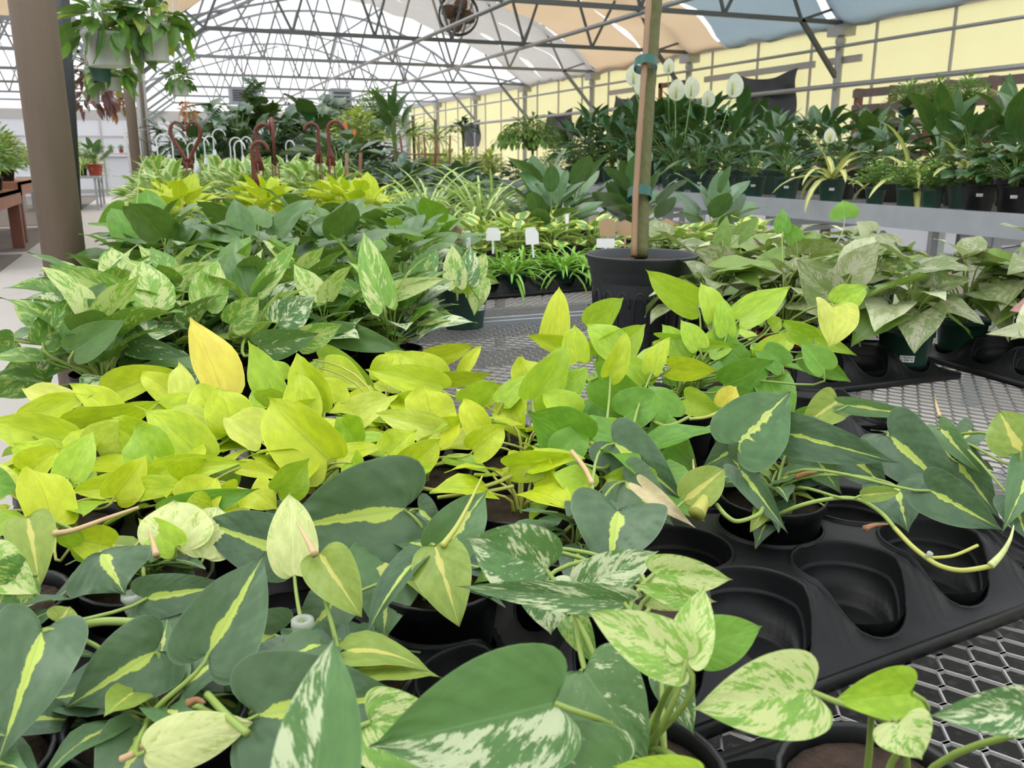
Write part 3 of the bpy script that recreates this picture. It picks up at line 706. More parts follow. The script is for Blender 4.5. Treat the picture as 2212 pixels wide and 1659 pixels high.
# ------------------------------------------------------------------ shuttle trays
def tray_mesh(nx,ny,p,q,Rc,stag,H=.062,seed=0):
    """nx cells per row, ny rows, pitch p by q; cups with a flared rim, webs sloping to a low outer flange"""
    W=nx*p+(p/2 if stag else 0); D=ny*q; fl=.022
    def Ht(x,y):
        d=min(x+fl,W+fl-x,y+fl,D+fl-y); t=max(0,min(1,(d-.012)/.055)); t=t*t*(3-2*t); return .014+(H-.014)*t
    m=MB(); n=32
    rad=[(0,None,.004),(.55,None,.004),(.74,None,.004),(.76,None,.010),(.78,.12,None),(.855,.66,None),(.862,.69,None),(.895,.71,None),(.905,.73,None),(.955,.97,None),(.965,1.02,None),(.985,1.06,None),(1.02,1.05,None),(1.03,1.0,None),(1.045,1.0,None)]
    for j in range(ny):
        off=(p/2 if (stag and j%2) else 0)
        for i in range(nx):
            cx=off+(i+.5)*p; cy=(j+.5)*q; V=[]
            x0=-fl if (i==0) else cx-p/2; x1=W+fl if i==nx-1 else cx+p/2
            y0=-fl if j==0 else cy-q/2; y1=D+fl if j==ny-1 else cy+q/2
            for r,hf,z in rad:
                for k in range(n):
                    a=2*PI*k/n; x=cx+Rc*r*math.cos(a); y=cy+Rc*r*math.sin(a)
                    V.append((x,y,z if hf is None else max(.004,Ht(cx+Rc*1.045*math.cos(a),cy+Rc*1.045*math.sin(a))*hf)))
            for f in (.5,1.0):
                for k in range(n):
                    a=2*PI*k/n; c,s=math.cos(a),math.sin(a)
                    s8=(k+4)//8%4; u=((k+4)%8)/4-1
                    ex,ey={0:(1,u),1:(-u,1),2:(-1,-u),3:(u,-1)}[s8]
                    bx=(x1-cx)*ex if ex>0 else (cx-x0)*ex; by=(y1-cy)*ey if ey>0 else (cy-y0)*ey
                    ix=Rc*1.045*c; iy=Rc*1.045*s; x=cx+ix+(bx-ix)*f; y=cy+iy+(by-iy)*f; V.append((x,y,Ht(x,y)))
            kk=len(rad)+2
            m.add(V,[(a*n+b,a*n+(b+1)%n,(a+1)*n+(b+1)%n,(a+1)*n+b) for a in range(kk-1) for b in range(n)])
            # outside of the cup, seen below the flange
            m.lathe([(Rc*.76,.0),(Rc*.80,.0),(Rc*.98,.5*H)],24,c=(cx,cy,0))
    # rolled outer flange
    P=[(-fl,-fl),(W+fl,-fl),(W+fl,D+fl),(-fl,D+fl),(-fl,-fl)]
    for a,b in zip(P[:-1],P[1:]): m.bar((a[0],a[1],.010),(b[0],b[1],.010),.006,.012)
    o=m.build('plant_tray',M['tray']); return park(o),W,D
TR={}
TR['a']=tray_mesh(4,3,.122,.106,.054,True); TR['b']=tray_mesh(5,3,.122,.118,.054,False); TR['c']=tray_mesh(5,2,.098,.095,.042,False)
def tray(key,x,y,rz,label,z=BZ,group=None):
    o,W,D=TR[key]; c=cp(o,None,(x,y,z)); c.rotation_euler=(0,0,rz); tag(c,label,'tray',group); return c
def cell(key,x,y,rz,i,j,stag=None):
    p,q={'a':(.122,.106),'b':(.122,.118),'c':(.098,.095)}[key]
    off=p/2 if (key=='a' and j%2) else 0
    u=off+(i+.5)*p; v=(j+.5)*q; return (x+u*math.cos(rz)-v*math.sin(rz), y+u*math.sin(rz)+v*math.cos(rz))
# ================================================================== plant prototypes
def V(f,seeds): return [f(s) for s in seeds]
proto('neonfew',V(lambda s:bush(s,7,.06,.05,.065,.72,J=7,K=2,el=(30,-12),mprob=(.7,.3),mats=2),range(5,8)),['neon','gneon','stemy'])
proto('gneonfew',V(lambda s:bush(s,7,.07,.06,.07,.7,J=7,K=2,el=(30,-12),mprob=(.4,.6),mats=2),range(15,18)),['gneon','mgreen','stem'])
proto('neon',V(lambda s:bush(s,15,.085,.09,.085,.72,J=9,K=3,el=(45,-12),mprob=(.75,.2,.05),mats=3),range(1,5)),['neon','neonpale','gneon','stemy'])
proto('gneon',V(lambda s:bush(s,14,.09,.12,.09,.7,J=9,K=3,el=(55,-10),mprob=(.6,.2,.2),mats=3),range(11,14)),['gneon','neon','mgreen','stem'])
proto('marble',V(lambda s:bush(s,18,.10,.13,.11,.66,J=9,K=3,el=(55,0),mprob=(.42,.12,.22,.24),mats=4,fold=.35),range(21,25)),['marblemid','marblelight','marble','jade','stem'])
proto('marbleflat',V(lambda s:bush(s,12,.075,.08,.085,.7,J=9,K=3,el=(40,-20),mprob=(.5,.3,.2),mats=3),range(26,28)),['marble','marblelight','marbledark','stem'])
proto('brasil',V(lambda s:bush(s,12,.07,.06,.085,.78,'philo',J=9,K=3,el=(25,-35),mprob=(.7,.15,.15),mats=3),range(31,34)),['brasil','brasilwide','olive','stem'])
proto('jade',V(lambda s:bush(s,20,.15,.17,.125,.74,J=9,K=3,el=(50,-15),mprob=(.75,.25),mats=2,fold=.25),range(41,45)),['jade','mgreen','stem'])
proto('neonbig',V(lambda s:bush(s,26,.17,.20,.13,.72,J=7,K=2,el=(60,-10)),range(51,54)),['neon','stemy'])
proto('njoy',V(lambda s:bush(s,46,.20,.19,.085,.7,J=6,K=2,el=(65,-10)),range(61,64)),['njoy','stem'])
proto('pep',V(lambda s:bush(s,26,.10,.085,.055,.85,'round',J=6,K=2,el=(35,-10),fold=.15,curl=.4),range(71,74)),['peplf','stem'])
proto('syn',V(lambda s:bush(s,20,.11,.16,.105,.85,'arrow',J=9,K=2,el=(20,-40),mprob=(.55,.35,.10),mats=3,curl=.5),range(81,85)),['syn','syng','synw','stem'])
proto('peace',V(lambda s:bush(s,44,.26,.44,.20,.40,'lance',J=6,K=2,el=(70,-25),fold=.35,curl=.9,pr=.003),range(91,95)),['peace','stemd'])
proto('peacesm',V(lambda s:bush(s,26,.12,.22,.13,.42,'lance',J=6,K=2,el=(70,-20),fold=.35,curl=.9,pr=.002),range(96,99)),['peace','stemd'])
proto('bigleaf',V(lambda s:bush(s,12,.16,.40,.34,.44,'lance',J=9,K=3,el=(80,20),fold=.3,curl=.7,pr=.006,wave=.04),range(101,105)),['bigleaf','stemd'])
proto('rubberp',V(lambda s:bush(s,15,.11,.20,.155,.58,'oval',J=7,K=2,el=(75,20),fold=.2,curl=.3,pr=.003),range(111,114)),['rub','stem'])
proto('spider',V(lambda s:straps(s,60,.42,.014,0,(82,20),2.0,J=8,spread=.02),range(121,124)),['spid'])
proto('spidsm',V(lambda s:straps(s,34,.14,.010,0,(80,5),1.5,J=6,spread=.01),range(125,128)),['spidg'])
proto('varn',V(lambda s:straps(s,13,.36,.034,0,(82,25),1.9,J=8,spread=.012),range(131,134)),['varn'])
proto('fern',V(lambda s:bush(s,220,.10,.11,.020,.5,'oval',J=3,K=1,el=(50,-10),pr=.0006),range(141,143)),['fern','stemd'])
proto('fernbig',V(lambda s:bush(s,420,.42,.55,.075,.42,'oval',J=3,K=1,el=(60,-30),pr=.0015),range(144,147)),['fern','stemd'])
proto('umbrella',V(lambda s:bush(s,520,.62,.50,.11,.40,'oval',J=3,K=1,el=(40,-75),pr=.0015),range(180,182)),['fern','stemd'])
proto('lightbush',V(lambda s:bush(s,200,.30,.35,.07,.45,'oval',J=3,K=1,el=(60,-20),pr=.0015),range(148,150)),['fernl','stem'])
proto('darkmass',V(lambda s:bush(s,70,.38,.40,.17,.55,'oval',J=5,K=2,el=(45,-25),pr=.002,curl=.8),range(151,155)),['slate','stemd'])
proto('darksm',V(lambda s:bush(s,40,.14,.16,.085,.6,'oval',J=4,K=1,el=(40,-25),curl=.6),range(156,158)),['peace','stemd'])
proto('basket',V(lambda s:bush(s,56,.21,.24,.15,.6,'heart',J=7,K=2,el=(70,-70),curl=.7,mprob=(.78,.12,.10),mats=3,hmin=-.25),range(161,164)),['jade','mgreen','olive','stem'])
proto('purplehang',V(lambda s:bush(s,50,.18,.14,.10,.5,'heart',J=4,K=1,el=(50,-80),hmin=-1.2),[165]),['purple','stem'])
proto('dracaena',V(lambda s:straps(s,70,.30,.035,.9,(88,-40),.9,J=4,spread=.03),[171,172]),['fern'])

def aim(x,y): return math.atan2(-y,-x)
# ------------------------------------------------------------------ trays on the front bench
TR['a']=tray_mesh(5,3,.122,.106,.054,False); TR['d']=tray_mesh(4,3,.112,.106,.0515,False); TR['g']=tray_mesh(5,2,.122,.106,.054,False); TR['c']=tray_mesh(5,2,.098,.095,.042,False)
PQ={'a':(.122,.106),'d':(.112,.106),'g':(.122,.106),'c':(.098,.095)}
TL={}
def put(name,key,x,y,deg,label):
    tray(key,x,y,R(deg),label); TL[name]=(key,x,y,R(deg))
def at_cell(name,i,j):
    key,x,y,rz=TL[name]; p,q=PQ[key]; u,v=(i+.5)*p,(j+.5)*q
    return (x+u*math.cos(rz)-v*math.sin(rz), y+u*math.sin(rz)+v*math.cos(rz))
put('A','a',.2855,.506,6,'black plastic plant tray with large empty cups in front, right of centre')
put('L','d',-.195,.475,2,'black plastic plant tray under the striped philodendrons at the left')
put('Fr','d',-.045,.103,2,'black plastic plant tray at the very front under the large marbled leaves')
put('N','a',-.175,.845,0,'black plastic plant tray under the lime yellow pothos')
put('G0','g',.49,.955,6,'black plastic plant tray under the lime green pothos, right of centre')
put('G1','d',1.02,1.29,0,'black plastic plant tray on the right with one small green pot at its front corner')
put('G2','d',1.56,1.14,-4,'black plastic plant tray at the right picture edge')
put('E1','a',-.165,1.50,0,'black plastic plant tray under the marbled pothos beside the walkway')
put('E2','a',-.165,1.85,0,'black plastic plant tray under the marbled pothos, one row farther back')
put('S1','c',.93,2.60,8,'shallow black tray of small cups holding the little spider plants')
put('Y1','d',1.18,1.98,-3,'black plastic plant tray under the arrow-leaved syngoniums behind the large nursery pot')
TZ=BZ+.003
# ------------------------------------------------------------------ stock plants, rows
def lab(fmt,i): return fmt
# marbled pothos behind the lime ones
k=0
for tn,row in (('E1',0),('E2',1)):
    for j in range(3):
        for i in range(5):
            if tn=='E2' and (j==2 or i==4): continue
            x,y=at_cell(tn,i,j); 
            n=row*3+j
            plant('marble_pothos','marble',x,y,TZ,'b45','marbled green and cream pothos, %s row from the front, %s from the walkway'%(ORD[n],ORD[i]),'pothos','marbled pothos in trays behind the lime ones',s=rg.uniform(.78,.95))
# dark green pothos
for j in range(4):
    for i in range(5):
        x=.02+i*.205+rg.uniform(-.02,.02); y=2.22+j*.27+rg.uniform(-.02,.02)
        if i>2 and j<1 or i==4 and j<2: continue
        plant('jade_pothos','jade',x,y,BZ,'b6','plain dark green pothos behind the marbled ones, %s row back, %s from the walkway'%(ORD[j],ORD[i]),'pothos','dark green pothos',s=rg.uniform(.82,1.0))
# lime pothos in hanging pots with brown hangers
for j in range(3):
    for i in range(3):
        x=.10+i*.33+rg.uniform(-.03,.03); y=3.50+j*.36
        plant('lime_pothos','neonbig',x,y,BZ,'b8','lime yellow pothos behind the dark green ones, %s row back, %s from the walkway'%(ORD[j],ORD[i]),'pothos','lime pothos in hanger pots',s=rg.uniform(.68,.80))
# cream-edged pothos with white hangers
for j in range(9):
    for i in range(3):
        x=.05+i*.40+rg.uniform(-.04,.04); y=4.75+j*.52
        plant('cream_edged_pothos','njoy',x,y,BZ,'b8','small-leaved cream-edged pothos, %s row from the front, %s from the walkway'%(ORD[j],ORD[i]),'pothos','cream-edged pothos in hanger pots',s=rg.uniform(1.0,1.2))
# spider plants
for k,(x,y) in enumerate([(1.08,3.75),(1.30,3.62),(1.22,4.1),(1.50,4.0),(1.05,4.4)]):
    plant('spider_plant','spider',x,y,BZ,'b8',['green and white spider plant with long arching leaves, front left of its group','spider plant with long arching leaves beside the tall thick-leaved plant','spider plant with arching leaves in the middle of its group','spider plant at the right rear of its group','spider plant at the left rear of its group, by the lime pothos','spider plant in a black pot just behind the marbled single pot'][k],'spider plant','large spider plants',s=1.0)
# thick-leaved upright plants
for k,(x,y,s) in enumerate([(1.58,3.55,1.1),(1.80,3.7,1.05),(1.50,3.32,.9),(1.98,3.45,1.1),(2.08,3.65,1.05),(2.08,3.0,.9)]):
    plant('thick_leaved_plant','rubberp',x,y,BZ,'b6',['upright plant with tall thick oval leaves behind the round-leaved peperomias','upright thick oval-leaved plant, second behind the peperomias','smaller thick oval-leaved plant next to the spider plants','thick oval-leaved plant with a pale curled leaf left of the tree trunk','thick oval-leaved plant just behind the one with a pale curled leaf','thick oval-leaved plant right of the tree trunk'][k],'foliage plant','thick oval-leaved plants',s=s)
# peperomias with yellow edged round leaves
PEPS=[(1.08,3.02),(1.24,3.06),(1.40,3.10),(1.56,3.05),(1.16,3.22),(1.34,3.26),(1.52,3.24),(1.72,2.72),(1.86,2.80),(1.98,2.62),(2.08,2.78),(1.8,3.0)]
for k,(x,y) in enumerate(PEPS):
    left=k<7
    plant('peperomia','pep',x,y,BZ,'b45','peperomia with round yellow-edged leaves, %s of those %s the tree trunk'%(ORD[k if left else k-7],'left of' if left else 'right of'),'peperomia','yellow-edged peperomias',s=1.15)
# small spider plants in the shallow tray
for j in range(2):
    for i in range(5):
        if (i,j) in ((0,0),(2,0),): continue
        x,y=at_cell('S1',i,j)
        plant('small_spider_plant','spidsm',x,y,TZ,'g35','small narrow-leaved spider plant in the shallow tray, %s row, %s from the left'%(('front','back')[j],ORD[i]),'spider plant','small spider plants',s=1.0)
# single marbled pothos in a green pot
P6=atz(1000,705,BZ)
sp=plant('marble_pothos','marble',P6.x,P6.y,BZ,'g6','marbled pothos standing alone in a dark green pot on the bare wire mesh','pothos',s=.5,v=1,sticker=aim(P6.x,P6.y)+.95)
plant('marble_pothos','marble',.57,2.16,BZ,'g6','marbled pothos in a dark green pot just behind the lone marbled one','pothos',s=.8)
# syngoniums
SY=[(1.30,2.05),(1.42,2.03),(1.54,2.02),(1.30,2.16),(1.42,2.15),(1.55,2.14)]
for i in range(3):
    for j in range(3):
        x,y=at_cell('Y1',i+1,j)
        plant('syngonium','syn',x,y,TZ,'b45','arrow-leaved syngonium behind the large nursery pot, %s row, %s from the left'%(ORD[j],ORD[i]),'syngonium','syngoniums behind the large pot',s=rg.uniform(.66,.82))
OTH=[(1.75,2.0),(1.9,1.95),(1.78,2.15),(1.95,2.12),(2.1,2.05),(1.62,2.42),(1.8,2.4),(1.98,2.4),(2.12,2.3),(1.45,2.45)]
for k,(x,y) in enumerate(OTH):
    plant('syngonium','syn',x,y,BZ,'g45','arrow-leaved syngonium near the right rear corner of the front bench, %s nearest'%ORD[k],'syngonium','syngoniums at the right rear',s=rg.uniform(.58,.72))
x,y=at_cell('G1',3,0); plant('syngonium','syn',x,y,TZ,'g45','pinkish green syngonium in a small green pot with a white price sticker','syngonium',s=0.88,rz=0,v=0,sticker=aim(x,y)+.15)
x,y=at_cell('G1',1,1); plant('syngonium','syn',x,y,TZ,'r6','pale syngonium in a red-brown pot half hidden behind the lime pothos','syngonium',s=0.88,v=1,scale_pot=.74)
x,y=at_cell('G1',0,2); plant('syngonium','syn',x,y,TZ,'b45','greyish pink syngonium in the left rear cup of its tray','syngonium',s=0.88,v=2)
x,y=at_cell('G1',2,2); plant('syngonium','syn',x,y,TZ,'g45','pale syngonium with large leaves behind the empty tray cup','syngonium',s=0.95,v=3)
x,y=at_cell('G2',1,1); plant('syngonium','syn',x,y,TZ,'g6','large syngonium in a dark green pot near the right edge','syngonium',s=1.1,v=2,scale_pot=.78)
x,y=at_cell('G2',0,2); plant('syngonium','syn',x,y,TZ,'g45','syngonium behind the dark green pot near the right edge','syngonium',s=0.95,v=1)
x,y=at_cell('G2',2,2); plant('syngonium','syn',x,y,TZ,'g45','syngonium at the right picture edge, rear of its tray','syngonium',s=0.95,v=0)

# ------------------------------------------------------------------ large nursery pot with staked tree
bp=Vector((1.03,1.77,BZ)); e=empty('potted_tree',bp,'slim bare tree trunk tied to a bamboo cane in a large black nursery pot','tree')
m=MB(); h=.225;Rt=.128
prof=[(0,.002),(.098,.002),(.100,0),(.102,.006),(.112,.165),(.116,.168),(.117,.180),(.119,.182),(.1195,.198),(.1225,.200),(.127,h-.004),(Rt+.002,h),(Rt-.001,h+.002),(.124,h-.001),(.118,.19),(.105,.1)]
m.lathe(prof,48)
for i in range(18):      # embossed scallops round the wall
    a=2*PI*i/18; P=[]
    for t in range(9):
        q=PI*t/8; b=a+math.cos(q)*.13; z=.115+math.sin(q)*.035; r_=.102+(z-.006)*.063+.001; P.append((r_*math.cos(b),r_*math.sin(b),z))
    b=a-.13; P.append(((.1035)*math.cos(b),(.1035)*math.sin(b),.02)); m.tube(P,.0018,5)
m.build('pot',M['greypot'],e); s_=soil_mesh(.118,.207,3,28); s_.parent=e
base=atz(1378,546,.945)-bp
def rel(p): return Vector(p)-bp
tp=[rel(atd(px,py,Z)) for px,py,Z in ((1384,555,1.93),(1388,420,1.98),(1395,290,2.03),(1404,160,2.08),(1415,20,2.13),(1424,-110,2.18))]
m=MB(); r_=random.Random(4); pts=[]; rs=[]
for i in range(len(tp)-1):
    for q in range(8):
        t=q/8; pts.append(tp[i].lerp(tp[i+1],t)+Vector((r_.uniform(-1,1),r_.uniform(-1,1),0))*.0006); rs.append(.0158*(1+.04*math.sin((i*8+q)*.8))*(1-.0*i))
m.tube(pts,rs,14); m.build('trunk',M['bark'],e)
m=MB(); cp_=[rel(atd(px,py,Z)) for px,py,Z in ((1369,553,1.90),(1373,420,1.945),(1381,290,1.99),(1391,160,2.035),(1400,20,2.08),(1408,-110,2.13))]
pts=[];rs=[]
for i in range(len(cp_)-1):
    for q in range(6):
        t=q/6; pts.append(cp_[i].lerp(cp_[i+1],t)); rs.append(.0066 if q else .0078)
m.tube(pts,rs,10); m.build('bamboo_cane',M['cane'],e)
for px,py,Z,label in ((1388,420,1.965,'lower green tape'),(1401,139,2.05,'upper green tape')):
    c=rel(atd(px-6,py,Z)); m=MB(); V_=[]; n=20; up=(tp[3]-tp[2]).normalized(); xx=RT.copy(); yy=up.cross(xx).normalized()
    for dz in (-.012,.012):
        for i in range(n):
            a=2*PI*i/n; p=c+xx*(.0275*math.cos(a))+yy*(.0235*math.sin(a))+up*dz; V_.append(tuple(p))
    m.add(V_,[(i,(i+1)%n,n+(i+1)%n,n+i) for i in range(n)]); m.build('tie_tape',M['tape'],e)
m=MB()
for px,py in ((1384,548),): pass

# ------------------------------------------------------------------ hangers standing up from the hanger pots
def hook_pts(kind):
    if kind=='hook': return [(0,0,0),(0,0,.10)]+[(.035-.035*math.cos(a),0,.135+.040*math.sin(a)) for a in [PI*i/12 for i in range(-1,14)]]
def hanger(px,py,Y,mt,label,kind,h=.16,w=.03,rz=0,group=None,s=1.):
    """px,py: top of the hook. three legs run down to the pot rim, a flat plate and a hook above"""
    d=ray(px,py); top=EYE+d*(Y/d.y)
    e=empty('pot_hanger',(top.x,top.y,BZ+.17),label,'pot hanger',group,rz)
    zt=top.z-(BZ+.17); pl=zt-h*s    # plate height above the rim
    m=MB(); rr=.0052*s if mt=='hanger' else .0021*s
    if kind=='heart':
        for sg in (-1,1):
            P=[(sg*.004,0,pl),(sg*.03*s,0,pl+.05*s),(sg*.062*s,0,pl+.11*s),(sg*.058*s,0,pl+.15*s),(sg*.035*s,0,pl+.165*s),(sg*.012*s,0,pl+.15*s),(sg*.006*s,0,pl+.125*s)]
            Q=cat([(p[0],p[2]) for p in P],18); m.tube([(q[0],0,q[1]) for q in Q],[rr*1.7]*12+[rr*1.2]*6,6)
        m.box((0,0,pl-.01*s),(.04*s,.008,.035*s))
    elif kind=='side': m.tube([(0,0,pl),(0,0,zt-.03*s),(0,.02*s,zt),(0,.04*s,zt-.01),(0,.05*s,zt-.04*s)],[rr,rr*1.2,rr*2,rr*1.6,rr],6)
    else:
        P=[(.0,pl),(-.004*s,pl+.05*s)]+[(.026*s-.032*s*math.cos(a),pl+.115*s+.036*s*math.sin(a)) for a in [PI*i/8 for i in range(-1,9)]]
        Q=cat(P,20); m.tube([(q[0],0,q[1]) for q in Q],rr*1.6,6)
        m.add([(-.022*s,-.003,pl-.03*s),(.022*s,-.003,pl-.03*s),(.004*s,-.003,pl+.05*s),(-.008*s,-.003,pl+.05*s),(-.022*s,.003,pl-.03*s),(.022*s,.003,pl-.03*s),(.004*s,.003,pl+.05*s),(-.008*s,.003,pl+.05*s)],[(0,1,2,3),(7,6,5,4),(0,4,5,1),(1,5,6,2),(2,6,7,3),(3,7,4,0)])
    m.build('hook',M[mt],e)
    for k in range(3):
        a=k*2*PI/3+.4; m=MB(); m.tube([(.012*math.cos(a)*s,.012*math.sin(a)*s,pl),(.02*math.cos(a),.02*math.sin(a),pl*.6),(.095*math.cos(a),.095*math.sin(a),-.03)],rr*.55,5); m.build('leg',M[mt],e)
hanger(398,258,4.35,'hanger','dark red plastic pot hanger with a heart-shaped double hook','heart',.175,s=1.05,rz=-.35)
hanger(545,301,4.0,'hanger','dark red pot hanger with a round hook, lower front one of its pair','hook',s=1.1,rz=-.35)
hanger(553,263,4.7,'hanger','dark red pot hanger with a round hook, taller one behind its pair','hook',s=1.25,rz=-.35)
hanger(588,257,4.6,'hanger','dark red pot hanger seen edge-on as a straight stick','side',s=1.4,rz=0)
hanger(684,262,4.7,'hanger','dark red pot hanger with hook opening left, left of the crossing pair','hook',s=1.1,rz=2.9)
hanger(710,257,4.4,'hanger','dark red pot hanger with wide hook, right of the crossing pair','hook',s=1.15,rz=-.35)
WH=[(338,285,6.2),(372,290,6.6),(420,292,6.4),(441,290,7.0),(460,275,7.4),(497,293,7.2),(506,300,6.3),(522,292,7.8),(405,305,7.7),(618,300,7.5)]
for k,(px,py,Y) in enumerate(WH):
    hanger(px,py,Y,'whang','white wire pot hanger above the cream-edged pothos, %s from the left'%ORD[[w for w in sorted(WH)].index((px,py,Y))],'hook',group='white pot hangers',s=1.5,rz=rg.uniform(-.9,.5))

# ------------------------------------------------------------------ right bench stock
RB=RZ+.0
FP=[(1550,395),(1585,400),(1640,400),(1700,415)]
ys=[5.75,5.45,5.15,4.83,4.5]
for k,y in enumerate(ys):
    x=3.62; plant('peace_lily','peacesm',x,y,RB,'g8','small peace lily in green pot, front row of the steel bench, %s from left'%ORD[k],'peace lily','small peace lilies along the bench edge',s=1.1,sticker=aim(x,y),scale_pot=.8)
vy=[(3.62,4.10),(3.72,3.62),(3.74,3.30)]
for k,(x,y) in enumerate(vy):
    plant('striped_arching_plant','varn',x,y,RB,'g8','plant with arching cream and yellow striped leaves on the steel bench, %s'%('left one','middle one','right one')[k],'foliage plant','striped arching plants',s=1.0,sticker=aim(x,y) if k==0 else None,scale_pot=.8)
for k,(x,y) in enumerate([(3.58,3.72),(3.58,3.50),(3.60,3.36)]):
    plant('fine_leaved_plant','fern',x,y,RB,'g35','tiny-leaved bushy plant in a small pot at the bench edge, %s'%('left one','middle one','right one')[k],'foliage plant','tiny-leaved plants',s=1.15,scale_pot=1.3)
for k,(x,y) in enumerate([(3.64,3.12),(3.62,2.92),(3.62,2.72),(3.63,2.52),(3.8,3.0),(3.8,2.75)]):
    plant('dark_leaved_plant','darksm',x,y,RB,'b8','glossy dark-leaved plant in black pot at the steel bench right end, %s'%(ORD[k]+' in front' if k<4 else ('rear left','rear right')[k-4]),'foliage plant','glossy dark-leaved plants',s=1.15,sticker=aim(x,y) if k<4 else None,scale_pot=.72)
for j in range(3):
    for i in range(8):
        x=3.98+j*.36; y=8.3-i*.46+rg.uniform(-.08,.08)
        h=(1.0,1.08,1.18)[j]*(.98 if i<5 else .72)
        plant('peace_lily','peace',x,y,RB,'g8','dark green peace lily, %s row behind the bench edge, %s from the far end'%(ORD[j],ORD[i]),'peace lily','large peace lilies on the steel bench',s=h*1.0)
for k,(x,y,s) in enumerate([(4.15,4.35,1.0),(4.3,4.0,1.15),(4.1,3.75,.95),(4.4,3.65,1.2),(4.15,3.35,1.1),(4.4,3.15,1.2),(4.1,2.95,.9),(4.35,2.75,1.1)]):
    plant('broad_leaved_plant','bigleaf',x,y,RB,'b8','tall plant with broad upright dark green leaves on the steel bench, %s from the left'%ORD[k],'foliage plant','tall broad-leaved plants',s=s*.68)
for k,(x,y) in enumerate([(3.9,4.35),(3.92,3.95),(3.9,3.45)]):
    plant('dark_leaved_plant','peacesm',x,y,RB,'b8','low dark green plant just behind the striped arching plants, %s from the left'%ORD[k],'foliage plant','low dark plants behind the striped ones',s=1.1)
# plants on the raised shelf boards
for k,(x,y) in enumerate([(6.62,6.6),(6.6,6.25),(6.6,5.9)]):
    plant('potted_herb','fern',x,y,1.52,'g6','small green potted plant on the raised shelf, %s from the left'%ORD[k],'foliage plant','potted plants on the raised shelf',s=2.0)
plant('potted_herb','spidsm',6.7,5.1,.99,'b8','leafy plant in a dark pot in front of the rightmost pallet','foliage plant',s=2.6)
plant('potted_herb','lightbush',6.8,4.6,.99,'b8','light green plant at the far right in front of the pallets','foliage plant',s=1.)
# peace lily blooms: white spathes above the leaves
SPT=[(1368,160,6.2,.055),(1460,193,6.6,.055),(1493,188,6.4,.055),(1582,183,6.0,.055),(1388,185,6.8,.05),(1444,142,6.8,.04),(1792,292,4.8,.028),(1528,212,6.8,.045)]
LIL=[o for o in C.objects if o.name.startswith('peace_lily') and o.parent is None]
for k,(px,py,Zd,w) in enumerate(SPT):
    p=atd(px,py,Zd); e=min(LIL,key=lambda o:(o.location.xy-p.xy).length); q=p-e.location
    m=MB(); B=q-Vector((0,0,w*1.5)); leaf(m,B,(rg.uniform(-.2,.2),.0,1),(rg.uniform(-.4,.4)-.4,-1,.1),w*2.9,w*2.3,'oval',.3,.35,.02,rg.random(),0,8,3); o=m.build('spathe',[M['white']],e)
    m=MB(); m.tube([q+Vector((-.004,-.012,-w*1.2)),q+Vector((-.004,-.012,w*.3))],.005,6); m.build('spadix',M['stemy'],o)
    m=MB(); m.tube([Vector((0,0,.15)),Vector((q.x*.6,q.y*.6,q.z*.5)),B],.0035,5); m.build('stalk',M['stemd'],o)

# ------------------------------------------------------------------ hanging baskets upper left
def basket(px,py,Y,label,potk='w8',fk='basket',s=1.,group=None,ps=1.):
    d=ray(px,py); p=EYE+d*(Y/d.y); P,S,Rt,h=POT[potk]
    e=plant('hanging_basket',fk,p.x,p.y,p.z-h*ps,potk,label,'hanging basket',group,s=s,scale_pot=ps)
    for k in range(3):
        a=k*2*PI/3; m=MB(); m.tube([(Rt*ps*.95*math.cos(a),Rt*ps*.95*math.sin(a),h*ps*.95),(0,0,h*ps+.5),(0,0,3.2-p.z+h*ps)],.003,5); m.build('hanger_wire',M['whang'],e)
    return e
basket(329,56,3.5,'white hanging pot of dark green vine, right one of the upper left pair',potk='wt',s=.52,ps=.95)
basket(228,72,3.5,'white hanging bowl of dark green vine, left one of the upper left pair',s=.60,ps=.78)
basket(388,178,6.6,'small white hanging basket with trailing vine left of the roof brace',s=.42,ps=.62)
basket(196,152,9.0,'white hanging pot with reddish plants between the black tube and the second pole',fk='purplehang',s=1.,ps=.95)
basket(198,200,10.5,'small white hanging pot of purple foliage, lowest by the second pole',fk='purplehang',s=1.2,ps=.8)
basket(243,168,8.2,'white hanging basket of green vine close beside the second pole',s=.85,ps=.7)
basket(215,135,8.0,'dark green hanging pot below the upper left pair',potk='g8',fk='fern',s=.5,ps=.9)
e=empty('dried_basket',atd(262,215,9.5),'rust-brown dried foliage hanging in front of the far header','hanging plant')
m=MB(); m.tube([(0,0,0),(0,0,1.3)],.004,5); m.build('hanger_wire',M['whang'],e); m=bush(5,30,.16,.1,.10,.4,'heart',J=3,K=1,el=(-20,-85),hmin=-2); m.build('foliage',[M['rust'],M['dry']],e)
e=empty('dried_basket',atd(402,232,7.5),'rust-brown dried foliage below the small white basket','hanging plant')
m=MB(); m.tube([(0,0,0),(0,0,1.4)],.004,5); m.build('hanger_wire',M['whang'],e); m=bush(6,20,.08,.05,.07,.4,'heart',J=3,K=1,el=(-20,-85),hmin=-2); m.build('foliage',[M['rust'],M['dry']],e)

